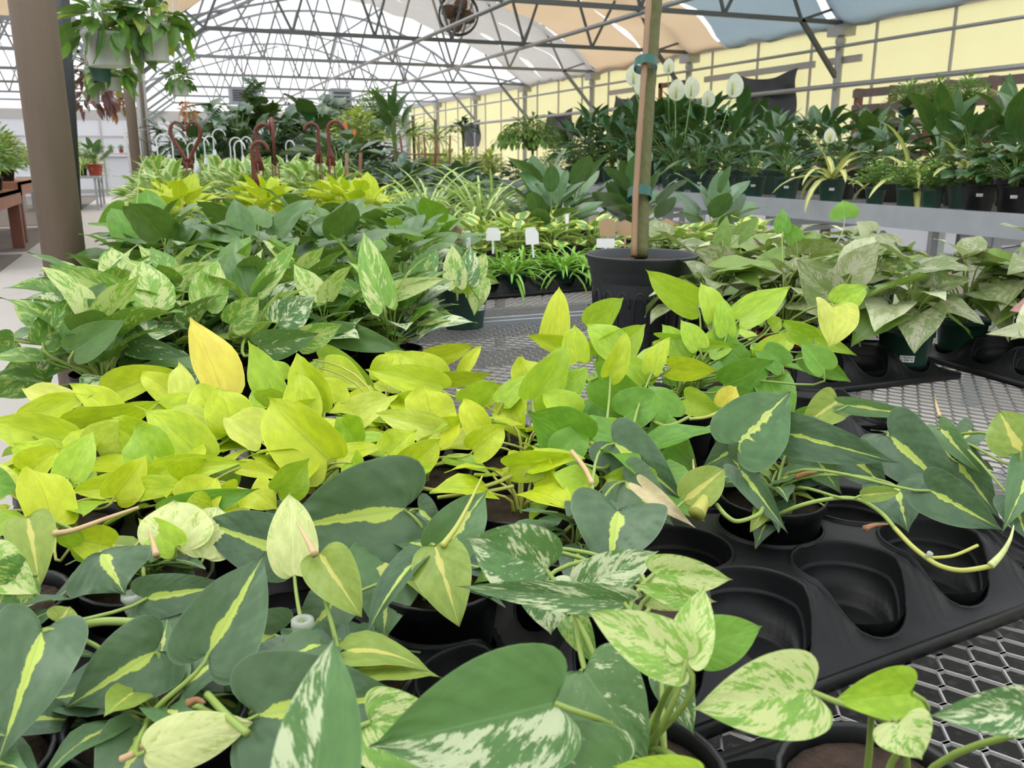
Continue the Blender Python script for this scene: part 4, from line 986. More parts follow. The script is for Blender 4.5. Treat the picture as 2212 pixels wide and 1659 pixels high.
# ------------------------------------------------------------------ left tables: plants
for k,(x,y,z) in enumerate([(-1.85,11.3,.78),(-2.0,12.3,.78),(-1.9,13.2,.78),(-2.5,11.8,.78),(-1.95,14.8,.86),(-2.1,16,.86)]):
    plant('fern_plant','fernbig' if k<4 else 'lightbush',x,y,z,'b8','bushy fine-leaved plant on the brown wooden table, %s from the front'%ORD[k],'foliage plant','bushy plants on the wooden tables',s=[1.1,1.2,1.2,1.3,1.4,1.3][k])
plant('fern_plant','spider',-1.55,24.0,.775,'b8','light green grassy plant on the grey metal stand','foliage plant',s=2.2)
plant('fern_plant','lightbush',-1.75,25.2,.775,'b8','tall flowering plant on the grey metal stand by the white wall','foliage plant',s=1.8)
plant('caladium','rubberp',-1.25,23.6,.775,'r8','pale broad-leaved plant in a red pot on the grey metal stand','foliage plant',s=2.0,scale_pot=1.7)
for k in range(4):
    plant('wall_pot_plant','fern',-1.45+.3*k,31.6,1.34,'r6','little potted plant on the wall shelf, %s from the left'%ORD[k],'foliage plant','little pots on the wall shelf',s=1.2)

# ------------------------------------------------------------------ background masses
def slitleaf(mb,B,D,N,L,rnd,m=0):
    """a large leaf split into fingers along both sides"""
    D=Vector(D).normalized(); N=(Vector(N)-D*Vector(N).dot(D)).normalized(); X=D.cross(N)
    for k in range(7):
        t=.12+k*.125; l=L*.42*math.sin(PI*(.25+.65*k/7))
        for sg in (-1,1):
            d=(X*sg+D*(.1+.09*k)-N*.25).normalized()
            leaf(mb,Vector(B)+D*L*t-N*(t*t*L*.2),d,N,l,L*.13,'lance',.1,.5,0,rnd,m,4,1)
    leaf(mb,B,D,N,L,L*.22,'lance',.1,.4,0,rnd,m,5,1)
def monstera(seed,n,Rr,H,L):
    r=random.Random(seed); mb=MB()
    for i in range(n):
        th=r.uniform(0,6.28); q=math.sqrt(r.random()); h=H*(.12+.88*r.random()*(1-.3*q*q)); B=Vector((Rr*q*math.cos(th),Rr*q*math.sin(th),h))
        e=R(r.uniform(-50,45)); D=Vector((math.cos(th)*math.cos(e),math.sin(th)*math.cos(e),math.sin(e))); N=Vector((math.cos(th)*.5,math.sin(th)*.5,1))
        if r.random()<.5: slitleaf(mb,B,D,N,L*r.uniform(.7,1.2),r.random())
        else: leaf(mb,B,D,N,L*r.uniform(.7,1.1),L*.75,'heart',.2,.6,.03,r.random(),0,6,2,ph=r.uniform(0,6))
        petiole(mb,(0,0,0),B,D,.006,1,4,3)
    return mb
MON=[park(monstera(s,70,.52,1.0,.30).build('foliage',[M['peace'],M['stemd']])) for s in (201,202,203)]; FOL['monstera']=MON
for k,(x,y,s) in enumerate([(.45,11.0,.85),(1.0,11.3,1.0),(1.95,11.2,1.1),(2.35,11.9,1.0),(1.5,12.4,1.15),(.9,12.6,1.0),(2.6,11.3,.75)]):
    plant('monstera','monstera',x,y,BZ,'b8','large dark monstera with split leaves at the back, %s of the group'%ORD[k],'monstera','large dark monsteras at the back',s=s)
# dark low plants between the trellises and the right bench
k=0
for (x,y) in [(1.35,5.0),(1.75,5.2),(1.5,5.7),(1.95,5.9),(1.4,6.4),(1.85,6.6),(1.5,7.2),(1.9,7.9),(1.5,8.5),(2.2,8.0),(2.55,8.3),(2.9,8.1),(3.2,8.6),(2.3,8.9),(2.75,9.1),(3.1,9.3),(2.5,9.7),(3.4,9.6),(2.05,7.4)]:
    plant('dark_foliage_plant','darkmass',x,y,.62 if x>1.96 and y>7.1 else BZ,'b8','low dark-leaved plant behind the spider plants, %s from the front'%ORD[k],'foliage plant','low dark-leaved plants in the middle',s=.56); k+=1
bench(1.95,3.35,7.1,10.1,'wire mesh bench between the main bench and the steel bench, under low dark plants',.08,.08,zt=.62,t=.002)
# canes and trellis with teal tape
def trellis(px,py0,py1,Y,label,n=3,sp=.10,tape=True):
    d=ray(px,py1); b=EYE+d*(Y/d.y); d2=ray(px,py0); t=EYE+d2*(Y/d2.y); zb=BZ if Y<9.8 else .0; e=empty('cane_trellis',(b.x,b.y,zb),label,'trellis'); h=t.z-zb
    for i in range(n):
        m=MB(); x=(i-(n-1)/2)*sp; m.tube([(x*.6,0,0),(x,0,h)],.012,6); m.build('cane',M['cane' if i%2 else 'wood'],e)
    m=MB()
    for z in (.35,.7): m.tube([(-sp*n/2,0,h*z),(sp*n/2,0,h*z)],.008,5)
    m.build('cross_cane',M['cane'],e)
    if tape:
        for z in (.42,.78): m=MB(); m.box((-(n-1)/2*sp*.85,0,h*z),(.045,.04,.09)); m.build('tie_tape',M['teal'],e)
trellis(752,330,415,6.2,'bamboo cane trellis with teal tape behind the lime pothos')
trellis(905,290,345,9.2,'bamboo cane trellis in the middle distance',3,.2,False)
trellis(945,292,335,10.2,'bamboo cane trellis next to the yellow-green plants',3,.16,False)
# leafy small trees in the middle distance
def tree(name,px,py,Y,zb,label,fol,s,th=.02,pot='b8'):
    d=ray(px,py); p=EYE+d*(Y/d.y); e=empty(name,(p.x,p.y,zb),label,'tree'); h=p.z-zb
    if pot: a=cp(POT[pot][0],e); b=cp(POT[pot][1],e)
    m=MB(); m.tube([(0,0,.05),(.01,0,h*.5),(0,.01,h)],th,6); m.build('trunk',M['bark'],e)
    f=cp(FOL[fol][0],e,(0,0,h-.25*s)); f.scale=(s,)*3; return e
tree('weeping_tree',1150,290,13.2,.75,'small tree with rounded drooping fine-leaved crown before the yellow wall','umbrella',1.0)
tree('leafy_tree',775,262,9.5,.75,'tall light green variegated tree right of the monsteras','lightbush',1.1)
tree('leafy_tree',808,250,11.5,.75,'pale leafy small tree behind the cane trellis','fernbig',.9)
tree('spiky_tree',892,250,12,.1,'small tree with narrow spiky leaves at the far end, left one','spider',1.1)
tree('spiky_tree',940,258,11,.1,'small tree with narrow spiky leaves at the far end, right one','spider',1.0)
tree('leafy_tree',1000,272,12.5,.75,'light green broad-leaved small tree near the far black sheet','darkmass',.5)
tree('leafy_tree',850,262,8.6,.75,'dark upright plant between the leafy trees and the dark low plants','bigleaf',.8)
for k,(x,y) in enumerate([(4.2,12.2),(4.7,12.6),(4.3,13.4),(5.0,13.6),(3.4,11.5),(3.7,11.9)]):
    plant('yellow_green_shrub','lightbush',x,y,.75,'b8','yellow-green shrub behind the dark low plants, %s from the left'%ORD[k],'shrub','yellow-green shrubs in the middle distance',s=1.)
for k,(x,y) in enumerate([(4.6,11.3),(5.1,11.3),(5.6,11.6),(6.1,12.4),(4.9,16),(4.3,14.8),(2.8,15),(2.4,14.2)]):
    plant('background_shrub','fernbig' if k%2 else 'darkmass',x,y,.7,'b8','green plant far back below the yellow wall, %s of the row'%ORD[k],'shrub','green plants far back',s=.7)
tp_=atd(747,300,6.6); ob=plant('climbing_plant','darksm',tp_.x,tp_.y+.25,BZ,'b8','dark climbing plant with small orange flowers behind the cane trellis','foliage plant',s=2.6)
for k,(px,py) in enumerate([(747,278),(765,292),(742,300)]):
    m=MB(); p=atd(px,py,6.9)-ob.location; leaf(m,p,(0.1*k,0,1),(-.3,-1,0),.05,.03,'lance',.3,.4,0,.5,0,5,2); m.build('orange_bloom',[M['orange']],ob)
# ================================================================== foreground plants, leaf by leaf
HP={}   # name -> (root, species code, soil point)
def hp(code,name,x,y,label,pot='b45',cat_='pothos',group=None,sticker=None,z=TZ,sc_=1,top=.845):
    e=empty(name,(x,y,z),label,cat_,group); p,s,Rt,h=POT[pot]; a=cp(p,e); b=cp(s,e)
    if sc_!=1: a.scale=b.scale=(sc_,)*3
    if sticker is not None: sticker_part(e,Rt,h,sticker)
    HP[(code,len(HP))]=(e,Vector((x,y,z+h*.9*sc_))); return e
def pc(tn,i,j): x,y=at_cell(tn,i,j); return x,y
BR='striped philodendron'
def hpc(code,name,tn,i,j,label,**k): x,y=pc(tn,i,j); return hp(code,name,x,y,label,**k)
PH='philodendron'
hpc('B','brasil_philodendron','L',0,0,'dark heart-leaved yellow-striped philodendron in the black pot at the lower left corner',cat_=PH)
hpc('B','brasil_philodendron','L',1,0,'yellow-striped dark philodendron, second pot from the lower left, with a pale yellow hanging leaf',cat_=PH)
hpc('B','brasil_philodendron','L',2,0,'yellow-striped philodendron in the black pot just left of the big marbled leaf',cat_=PH)
hpc('B','brasil_philodendron','L',0,1,'yellow-striped philodendron with a small butterfly-shaped leaf, left edge, second row',cat_=PH)
hpc('B','brasil_philodendron','L',1,2,'striped philodendron with pale half-yellow leaves touching the lime pothos',cat_=PH)
hpc('B','brasil_philodendron','L',3,1,'striped philodendron bearing the very large blue-green leaf in the middle',cat_=PH)
hpc('B','brasil_philodendron','A',0,1,'striped philodendron with the dark heart leaf behind the white-marbled one',cat_=PH)
hpc('B','brasil_philodendron','A',2,1,'striped philodendron in the black pot behind the empty tray cups',cat_=PH)
hpc('B','brasil_philodendron','A',3,2,'striped philodendron trailing over the right rear cups of the front tray',cat_=PH)
hpc('B','brasil_philodendron','A',4,1,'striped philodendron at the right picture edge',cat_=PH)
hpc('M','marble_pothos','Fr',0,2,'marbled pothos with one tall half-white leaf, bottom left of centre')
hpc('M','marble_pothos','Fr',2,2,'marbled pothos with the largest leaf in front, bottom centre')
hpc('M','marble_pothos','A',0,0,'marbled pothos with white-splashed leaves standing above the front tray')
x_=atz(1890,1705,.84); hp('M','marble_pothos',x_.x,x_.y,'small marbled pothos in the black pot at the bottom right on the wire mesh',z=BZ)
BRP=HP[('M',len(HP)-1)]
hpc('M','marble_pothos','L',0,2,'cream-marbled pothos at the left picture edge')
for j in range(3):
    for i in range(5):
        if (j,i)==(2,4): continue
        hpc('N','lime_pothos','N',i,j,'bright lime yellow pothos, %s row from the front, %s from the walkway'%(ORD[j],ORD[i]),group='lime yellow pothos in the front tray')
hpc('N','lime_pothos','A',0,2,'bright lime yellow pothos in the left rear cup of the front right tray')
hpc('G','lime_pothos','A',1,2,'lime pothos with mid green leaves, in the rear row of the front right tray')
hpc('G','lime_pothos','G0',0,0,'green-leaved lime pothos at the left end of its own tray')
hpc('G','lime_pothos','G0',1,0,'lime pothos with tall upright leaves, second from the left in its tray')
hpc('G','lime_pothos','G0',2,1,'lime pothos in a dark green pot in the rear row of its tray',pot='g45',sticker=-2.2)
hpc('G','lime_pothos','G0',1,1,'lime pothos with a high-standing pointed leaf, rear row, left of the green pot')
hpc('G','lime_pothos','G0',3,1,'lime pothos with a triangular drooping leaf, farthest right in its tray')
xx_=.20; 
def hero(code,mat,bx,by,tx,ty,w,z=.87,shp=None,fold=.25,curl=.35,roll=0,k=.7,wave=.015,rnd=None,pet=True,J=16,K=6,asym=0,droop=.1,Zb=None,petm='stem',pr=.0014,owner=None):
    r=rg; B=atz(bx,by,z) if Zb is None else atd(bx,by,Zb); Z=depth(B); T=atd(tx,ty,Z*(1+k*(by-ty)/F)); D=(T-B); L=D.length/1.03; D.normalize()
    N=(EYE-(B+T)/2).normalized(); N=(N-D*N.dot(D)).normalized(); N=Matrix.Rotation(R(roll),3,D)@N
    W=w*(Z+depth(T))/2/F/max(.75,math.cos(R(roll))); shp=shp or ('ovate' if mat in ('olive','pale') else None) or {'B':'philo'}.get(code,'heart')
    best=min((q for q in HP.items() if q[0][0]==code),key=lambda q:(q[1][1].xy-(B-D*.02).xy).length) if owner is None else owner
    root,S=best[1] if owner is None else owner
    mb=MB(); leaf(mb,B-root.location,D,N,L,W,shp,fold,curl,wave,r.random() if rnd is None else rnd,0,(26 if J>=16 else J),K,rip=(.016 if J>=16 else .010),droop=droop,asym=asym,ph=r.uniform(0,6))
    o=mb.build('leaf',[M[mat]],root)
    if pet:
        m=MB(); petiole(m,S-root.location+Vector((r.uniform(-.018,.018),r.uniform(-.018,.018),0)),B-root.location,D-N*.5,pr,0,7,9,up=.45); m.build('petiole',[M[petm]],o)
        o.children[0].matrix_parent_inverse=Matrix() if o.children else None
    return o
HB=[ # striped philodendron, left and centre
 ('brasil',90,1365,-8,1655,190,.91,.3,.5,0),('brasil',335,1408,140,1530,172,.885,.2,.4,0),('brasil',452,1408,572,1195,172,.895,.35,.3,0),
 ('brasil',318,1292,512,1262,95,.88,.2,.5,0),('brasil',330,1322,378,1425,112,.87,.2,.4,0),('brasil',592,1372,346,1448,115,.86,.3,.4,0),
 ('brasil',218,1196,270,1284,190,.90,-.5,.6,0),('olive',60,1118,86,1268,100,.905,.5,.4,0),
 ('brasil',872,1100,592,1144,235,.90,.18,.35,0),('brasil',606,1190,424,1122,135,.875,.2,.4,0),('pale',636,1243,626,1066,105,.89,.2,.3,0),
 ('pale',382,1190,378,1082,150,.88,.25,.4,0),('pale',440,1205,470,1092,120,.872,.2,.5,0),('olive',690,1196,782,1334,112,.91,.35,.4,0),
 ('olive',940,1180,992,1354,128,.91,.12,.4,0),('brasil',892,1218,788,1378,60,.90,.6,.4,35),('brasilwide',838,1212,828,1392,172,.865,.3,.4,0),
 ('brasilwide',962,1178,1052,1058,112,.885,.5,.4,0),('brasil',1335,1104,1312,1248,208,.89,.3,.5,0),('brasil',1000,1168,890,1162,60,.87,.2,.4,0),
 ('brasil',905,1100,960,1150,70,.86,.4,.5,0),('brasil',560,1545,880,1500,255,.885,.2,.5,0),('brasil',250,1500,470,1350,100,.85,.3,.5,0),
 ('olive',130,1345,150,1310,70,.88,.2,.4,0),('brasil',620,1120,560,1180,90,.86,.3,.4,0),
 ('brasil',720,1300,640,1400,110,.855,.3,.4,0),('brasilwide',500,1420,545,1480,90,.865,.3,.5,0),
 ('mgreen',375,1108,560,1055,70,.88,.25,.4,0),('mgreen',330,1165,390,1105,50,.875,.25,.4,0),
 ('pale',315,1622,548,1560,118,.875,-.15,-.3,0),
 # right-hand group
 ('brasil',1328,958,1482,1084,125,.90,.15,.4,0),('brasilwide',1598,956,1707,846,155,.915,.2,.25,0),('brasil',1694,934,1942,1000,95,.915,.15,.5,0),
 ('brasilwide',1730,946,1818,1068,108,.90,.45,.5,0),('brasil',1925,944,2092,1100,140,.90,.3,.5,0),('brasil',2010,1060,2168,1146,105,.89,.3,.5,0),
 ('olive',1810,866,1727,924,78,.92,.4,.5,0),('brasilwide',1832,876,1992,898,38,.92,.2,.4,0),('brasilwide',2032,926,2124,1028,52,.91,.3,.7,0),
 ('olive',2206,975,2158,888,105,.92,.2,.3,0),('brasilwide',2240,990,2165,1150,95,.91,.4,.6,0),('brasil',1604,960,1514,1012,85,.89,.2,.4,0),
 ('brasil',1600,1015,1702,1152,62,.885,.6,.6,0),('brasil',1935,1050,1962,1150,135,.875,.2,.4,0),('brasil',1350,1040,1455,1135,118,.88,.25,.4,0),
 ('olive',1478,1082,1566,1012,85,.875,.3,.4,0),('brasil',1560,985,1650,1040,90,.88,.3,.4,0),('brasil',1700,1000,1780,1050,95,.875,.25,.4,0),
 ('brasil',2070,1000,2160,1120,90,.875,.25,.5,0),('olive',1860,1070,1945,1062,35,.885,.3,.4,0),('brasil',1840,985,1920,1060,90,.88,.3,.5,0),
 ('mgreen',1745,900,1870,880,45,.90,.3,.4,0),('brasil',2100,930,2040,980,60,.89,.3,.4,0),('olive',1660,1085,1620,1150,40,.86,.3,.4,0),
 ('brasil',2190,1080,2220,1170,80,.88,.3,.5,0),
]
for q in HB: hero('B',q[0],q[1],q[2],q[3],q[4],q[5],q[6],fold=q[7]+.12,curl=q[8]+.15,roll=q[9],wave=.03,petm='stem',rnd=(.5 if q[0]=='brasil' and q[5]>150 else None))
HM=[ # marbled pothos
 ('marblehalf',1196,1518,795,1613,275,.935,.30,.3,-6),('marblehalf',672,1740,722,1372,180,.945,.45,.25,0),('marble',1180,1230,1008,1163,165,.94,.45,.3,-8),
 ('marbledark',1348,1302,984,1266,70,.925,.35,.6,0),('marble',1262,1268,1424,1190,100,.925,.3,.4,0),('marble',1178,1262,1190,1372,125,.91,.3,.4,0),
 ('marblelight',1412,1240,1584,1252,88,.935,.4,.7,0),('marblelight',1478,1425,1266,1318,128,.945,.3,.35,0),('marblelight',1482,1425,1522,1264,95,.945,.5,.2,0),
 ('mgreen',1512,1398,1648,1352,112,.935,.2,.4,0),('marbledark',1262,1450,1405,1650,205,.915,.25,.5,0),('marblelight',1752,1494,1494,1532,182,.94,.35,.5,0),
 ('gneon',1968,1496,1797,1514,112,.935,.5,.8,0),('marblelight',1942,1560,1992,1642,130,.93,.3,.4,0),('marble',2240,1535,2004,1546,105,.945,.5,.4,0),
 ('marbledark',1330,1670,930,1640,200,.90,.2,.5,0),('gneon',1500,1680,1320,1655,80,.92,.3,.6,0),('marblelight',1506,1300,1364,1262,52,.93,.4,.5,0),
 ('marblelight',800,1560,1080,1690,170,.90,.3,.5,0),('marblemid',1135,1180,1022,1262,70,.895,.3,.5,0),('marblemid',1120,1190,1160,1320,60,.88,.5,.5,0),
 ('marblemid',60,1240,-40,1290,110,.91,.3,.4,0),('marblelight',-30,1212,88,1285,112,.915,.35,.5,0),('mgreen',-30,1040,44,1060,75,.91,.2,.5,0),
 ('marblelight',1405,1285,1550,1300,60,.915,.3,.5,0),('mgreen',1390,1330,1330,1420,80,.89,.3,.5,0),('marbledark',1440,1450,1500,1590,90,.88,.3,.5,0),
 ('marblemid',1230,1330,1290,1440,70,.88,.4,.5,0),('marblemid',1085,1560,1150,1400,100,.87,.3,.5,0),
]
FRP=[v for k,v in HP.items() if k[0]=='M'][1]
for q in HM: hero('M',q[0],q[1],q[2],q[3],q[4],q[5],q[6],fold=q[7],curl=q[8],roll=q[9],pr=.0016,owner=(BRP if q[1]>1740 else FRP if (q[1]>1470 and q[2]>1390 and q[1]<1520) else None))
HN=[ # lime yellow
 (150,955,-32,905,92),(160,918,346,866,80),(150,885,44,838,62),(60,905,205,850,60),('yellowing',478,842,410,686,92),(596,856,537,736,72),(702,888,640,762,96),
 (652,902,642,802,82),(708,992,578,858,135),(432,988,310,886,88),(338,888,497,866,52),(372,916,522,956,72),(500,930,470,835,105),(588,938,520,880,60),
 (340,1003,292,922,105),(110,1122,56,1004,105),(248,1072,314,984,78),(328,1030,534,997,66),(292,1062,418,1052,55),(284,1050,150,1062,60),('neonpale',104,948,188,1036,66),
 (62,1020,132,968,70),(700,792,802,842,70),(690,776,828,852,80),(952,842,788,798,72),(946,822,858,762,70),(924,778,1028,744,48),(1000,802,1041,745,30),
 (930,902,914,832,108),('neonpale',948,936,810,892,66),(912,932,1024,900,48),(958,818,1066,806,36),(1000,872,1072,822,62),(1030,860,1100,838,50),
 (878,1006,952,948,74),(1024,972,1093,920,70),(1140,852,1128,768,90),(1098,868,1132,952,80),(770,898,850,860,70),(1100,1008,1246,982,66),(1170,1000,1216,1102,58),
 (600,1060,668,990,82),(520,1010,622,1036,38),(420,1088,470,1030,100),(545,1060,600,1100,80),(180,1120,120,1060,80),(0,1010,40,1080,70),(20,1060,-10,1000,60),
 (560,900,480,980,80),(640,960,590,1030,80),(780,960,730,900,90),(840,980,900,930,70),(690,960,640,1040,70),(820,900,760,960,70),(240,850,390,800,70),
 (390,860,300,800,60),(410,880,385,780,60),(760,830,720,760,70),(830,820,860,760,70),(610,820,560,780,50),(870,870,960,850,60),(1010,840,960,780,50),
 (180,1000,110,1000,70),(390,1040,450,990,80),(250,900,150,830,60),(540,990,600,940,80),(460,1100,400,1150,90),(240,1180,150,1160,80),(380,1180,300,1120,70),
 (690,1010,760,950,70),(470,900,420,830,80),(890,800,830,760,60),(720,870,690,810,70),(970,960,1040,900,50),(205,965,265,905,90),(100,1000,30,960,70),
 (320,960,240,900,80),(200,880,120,860,60),(630,900,700,860,60),(1040,930,1000,860,60),('gneon',905,1000,850,1060,70),('gneon',1000,990,1010,1070,80),
 ('gneon',760,1000,800,1060,60),(565,955,480,900,90),(510,1060,440,1100,60),(200,1170,250,1230,60),(150,1185,200,1150,80)]
for i,q in enumerate(HN):
    if i>44 and i%4==1: continue
    mt='neon'
    if isinstance(q[0],str): mt=q[0]; q=q[1:]
    elif i%9==2: mt='neonpale'
    elif i%9==5: mt='gneon'
    hero('N',mt,*q[:5],.885,fold=rg.uniform(.2,.75),curl=rg.uniform(.3,1.1),roll=rg.uniform(-38,38),k=.6,petm='stemy',J=14,K=4,wave=rg.uniform(.03,.07),pr=.0012,asym=rg.uniform(-.12,.12))
HG=[ # lime green group
 ('neon',1190,742,1208,618,62,.93),('neon',1268,758,1133,722,50,.93),('gneon',1272,704,1347,643,66,.94),('gneon',1506,660,1393,582,70,.98),('gneon',1540,690,1513,608,52,.97),
 ('gneon',1597,690,1709,618,68,.97),('neonpale',1800,662,1790,756,92,.985),('gneon',1808,655,1872,618,60,.985),('gneon',1290,770,1395,700,78,.93),('gneon',1150,862,1226,742,84,.91),
 ('gneon',1205,860,1272,792,66,.90),('mgreen',1292,815,1425,886,92,.93),('mgreen',1296,850,1345,936,112,.90),('mgreen',1262,960,1140,890,130,.89),('neon',1448,795,1552,800,54,.945),
 ('gneon',1428,732,1598,745,36,.95),('neon',1318,812,1352,714,48,.94),('neon',1410,802,1448,728,44,.94),('mgreen',1565,832,1672,778,84,.90),('gneon',1702,715,1852,768,48,.94),
 ('mgreen',1662,820,1702,938,84,.90),('yellowing',1562,880,1590,834,56,.90),('mgreen',1402,925,1512,1035,100,.885),('mgreen',1740,760,1838,825,60,.91),('gneon',1335,760,1265,700,70,.94),
 ('gneon',1530,760,1600,700,62,.93),('gneon',1480,770,1430,700,60,.93),('mgreen',1600,780,1540,720,60,.92),('gneon',1640,770,1700,720,55,.93),('mgreen',1690,790,1620,740,60,.92),
 ('gneon',1390,830,1340,770,70,.92),('mgreen',1350,900,1430,850,90,.90),('gneon',1230,900,1170,850,70,.895),('mgreen',1210,980,1270,920,80,.885),('mgreen',1160,960,1230,1010,80,.88),
 ('gneon',1360,960,1300,900,80,.885),('mgreen',1450,900,1400,830,70,.90),('gneon',1570,720,1560,640,45,.955),('gneon',1510,750,1470,690,50,.945),('gneon',1760,730,1690,690,50,.95),
 ('mgreen',1430,990,1340,1000,80,.88),('gneon',1400,1050,1300,1030,80,.87),('mgreen',1780,800,1730,740,60,.93),('gneon',1650,690,1600,650,40,.96),('gneon',1480,860,1560,900,60,.89),
 ('gneon',1665,705,1690,690,36,.955),('neon',1250,780,1240,700,60,.93),('gneon',1270,1060,1190,1020,70,.87)]
for q in HG: hero('G',q[0],q[1],q[2],q[3],q[4],q[5],q[6],fold=rg.uniform(.2,.65),curl=rg.uniform(.3,1.0),roll=rg.uniform(-30,30),k=.6,J=14,K=4,wave=rg.uniform(.02,.05),asym=rg.uniform(-.1,.1))
# marbled pothos by the walkway: the leaves that stand out, on a plant of their own at the tray's left end
MP=hp('E','marble_pothos',-.10,1.44,'marbled pothos leaning over the walkway, with the darkest broad leaves, left of its tray',z=BZ)
HE=[('marblemid',272,642,102,570,66,.97),('marblelight',254,598,240,534,68,.97),('marblelight',332,662,305,562,92,.96),('marblelight',385,602,512,572,52,.97),('marblelight',440,658,470,560,80,.96),
 ('marbledark',152,694,68,640,92,.94),('marbledark',165,706,340,738,125,.94),('jade',160,758,272,690,74,.93),('marbledark',278,744,414,770,52,.92),('marblelight',560,628,642,518,42,.97),
 ('marblemid',92,740,150,640,70,.93),('marblemid',92,700,28,650,50,.93),('marblelight',830,658,784,498,70,.95),('marblelight',822,640,966,600,46,.95),('marblemid',905,600,945,536,56,.95),
 ('marblemid',30,735,-30,760,60,.92),('marblemid',80,800,-10,860,90,.87),('marbledark',560,750,690,720,70,.92),('marble',420,790,440,850,50,.88),('marblemid',500,700,560,640,70,.94),
 ('marblemid',650,740,740,700,60,.92),('jade',720,720,880,760,60,.90),('marble',600,700,680,640,80,.93),('marblemid',150,640,130,600,40,.95),('jade',200,690,225,610,90,.95)]
MPS=[o for o in C.objects if o.name.startswith('marble_pothos') and o.parent is None and o.location.y>1.4]
for q in HE:
    bp_=atz(q[1],q[2],q[6]); ro_=min(MPS,key=lambda o:(o.location.xy-bp_.xy).length)
    hero('E',q[0],q[1],q[2],q[3],q[4],q[5],q[6],owner=(ro_,ro_.location+Vector((0,0,.0855))),fold=.35,curl=.4,roll=rg.uniform(-15,15),k=.6,J=12,K=4,pr=.0022,wave=.02,petm='stem')
# stray high leaves of the dark green pothos
JP=hp('J','jade_pothos',-.05,2.5,'dark green pothos at the walkway edge with a leaf hanging over the path',z=BZ,pot='b6')
for q in [('jade',525,505,505,428,62,1.02),('mgreen',270,452,208,488,50,.98),('gneon',330,480,268,440,55,.99),('jade',690,525,720,460,70,.98),('jade',560,500,600,480,50,.98),('mgreen',440,520,370,500,70,.98)]:
    hero('J',q[0],q[1],q[2],q[3],q[4],q[5],q[6],k=.5,J=12,K=4)
# filler foliage low in the pots so that stems and small leaves crowd the rim
FILL=[]
for (code,idx),(root,S) in HP.items():
    if code in 'NG':
        f=cp(FOL['neonfew' if code=='N' else 'gneonfew'][idx%3],root,(0,0,S.z-root.location.z)); f.rotation_euler=(0,0,idx*1.3); f.scale=(.9,.9,.85)
    elif code=='B':
        f=cp(FOL['brasil'][idx%3],root,(0,0,S.z-root.location.z)); f.rotation_euler=(0,0,idx*1.7); f.scale=(.55,.55,.5)
    elif code=='E':
        f=cp(FOL['marble'][0],root,(0,0,S.z-root.location.z)); f.scale=(.9,)*3
    elif code=='J':
        f=cp(FOL['jade'][0],root,(0,0,S.z-root.location.z)); f.scale=(.8,)*3
def owner(code,x,y):
    return min((q for q in HP.items() if q[0][0]==code),key=lambda q:(q[1][1].xy-Vector((x,y))).length)[1]
def vine(code,pts,r,mat,name='vine',label=None,n=8,taper=1.):
    P=[atz(a,b,z) for a,b,z in pts]; root,S=owner(code,P[0].x,P[0].y)
    Q=[]; 
    for i in range(len(P)-1):
        p0=P[max(i-1,0)];p1=P[i];p2=P[i+1];p3=P[min(i+2,len(P)-1)]
        for t in range(6):
            t/=6; Q.append(.5*((2*p1)+(-p0+p2)*t+(2*p0-5*p1+4*p2-p3)*t*t+(-p0+3*p1-3*p2+p3)*t**3))
    Q.append(P[-1]); k=len(Q)
    m=MB(); r*=.72; m.tube([q-root.location for q in Q],[r*(1+(taper-1)*i/(k-1)) for i in range(k)],n); o=m.build(name,[M[mat]],root)
    if label: o['label']=label
    return o
vine('B',[(1655,1125,.84),(1720,1095,.865),(1790,1078,.875),(1850,1078,.875),(1900,1105,.87),(1932,1140,.865)],.0028,'stem')
vine('B',[(1932,1140,.865),(1965,1175,.86),(1995,1200,.86),(2030,1222,.86),(2080,1232,.86),(2145,1222,.865)],.0030,'stemy',label='bare yellow trailing runner')
vine('B',[(2010,1205,.86),(2060,1200,.862),(2112,1178,.868)],.002,'stemy')
vine('B',[(2140,1222,.866),(2165,1195,.875),(2182,1165,.885),(2190,1135,.89)],.0045,'pale','leaf_sheath',taper=.15)
vine('B',[(1868,1142,.868),(1890,1134,.868),(1918,1132,.867)],.0045,'dry','dry_sheath',n=5,taper=.3)
vine('B',[(2004,1204,.861),(2010,1194,.866)],.0036,'rubber','root_node')
vine('B',[(1720,1030,.88),(1740,1022,.885),(1765,1020,.885)],.0045,'dry','dry_sheath',n=5,taper=.3)
vine('B',[(1548,1090,.87),(1570,1115,.865),(1595,1126,.86),(1640,1110,.86),(1650,1085,.86)],.003,'stem')
vine('B',[(1235,975,.90),(1262,1010,.895),(1280,1045,.89)],.0035,'sheath',label='pinkish runner')
vine('B',[(1512,1060,.88),(1500,1020,.89),(1497,992,.90)],.0035,'sheath','leaf_sheath',taper=.2)
vine('B',[(1505,1110,.868),(1520,1080,.875),(1518,1050,.88)],.012,'olive','leaf_bud',taper=.35)
vine('B',[(955,1180,.912),(985,1140,.92),(1015,1085,.93),(1042,1028,.94)],.0036,'stemy','leaf_sheath',taper=.25,label='yellow-green rolled leaf spike')
vine('B',[(680,1198,.915),(660,1160,.92),(640,1128,.925)],.0042,'sheath','leaf_sheath',taper=.2)
vine('B',[(118,1152,.90),(160,1145,.905),(230,1120,.91),(300,1096,.915)],.0036,'sheath','leaf_sheath',taper=.5,label='pinkish rolled leaf spike')
vine('B',[(338,1200,.905),(330,1170,.91),(322,1148,.915)],.004,'sheath','leaf_sheath',taper=.2)
vine('B',[(262,1640,.86),(295,1625,.865),(318,1605,.87)],.003,'sheath')
vine('B',[(448,1500,.88),(490,1545,.885),(535,1585,.885)],.0032,'stem')
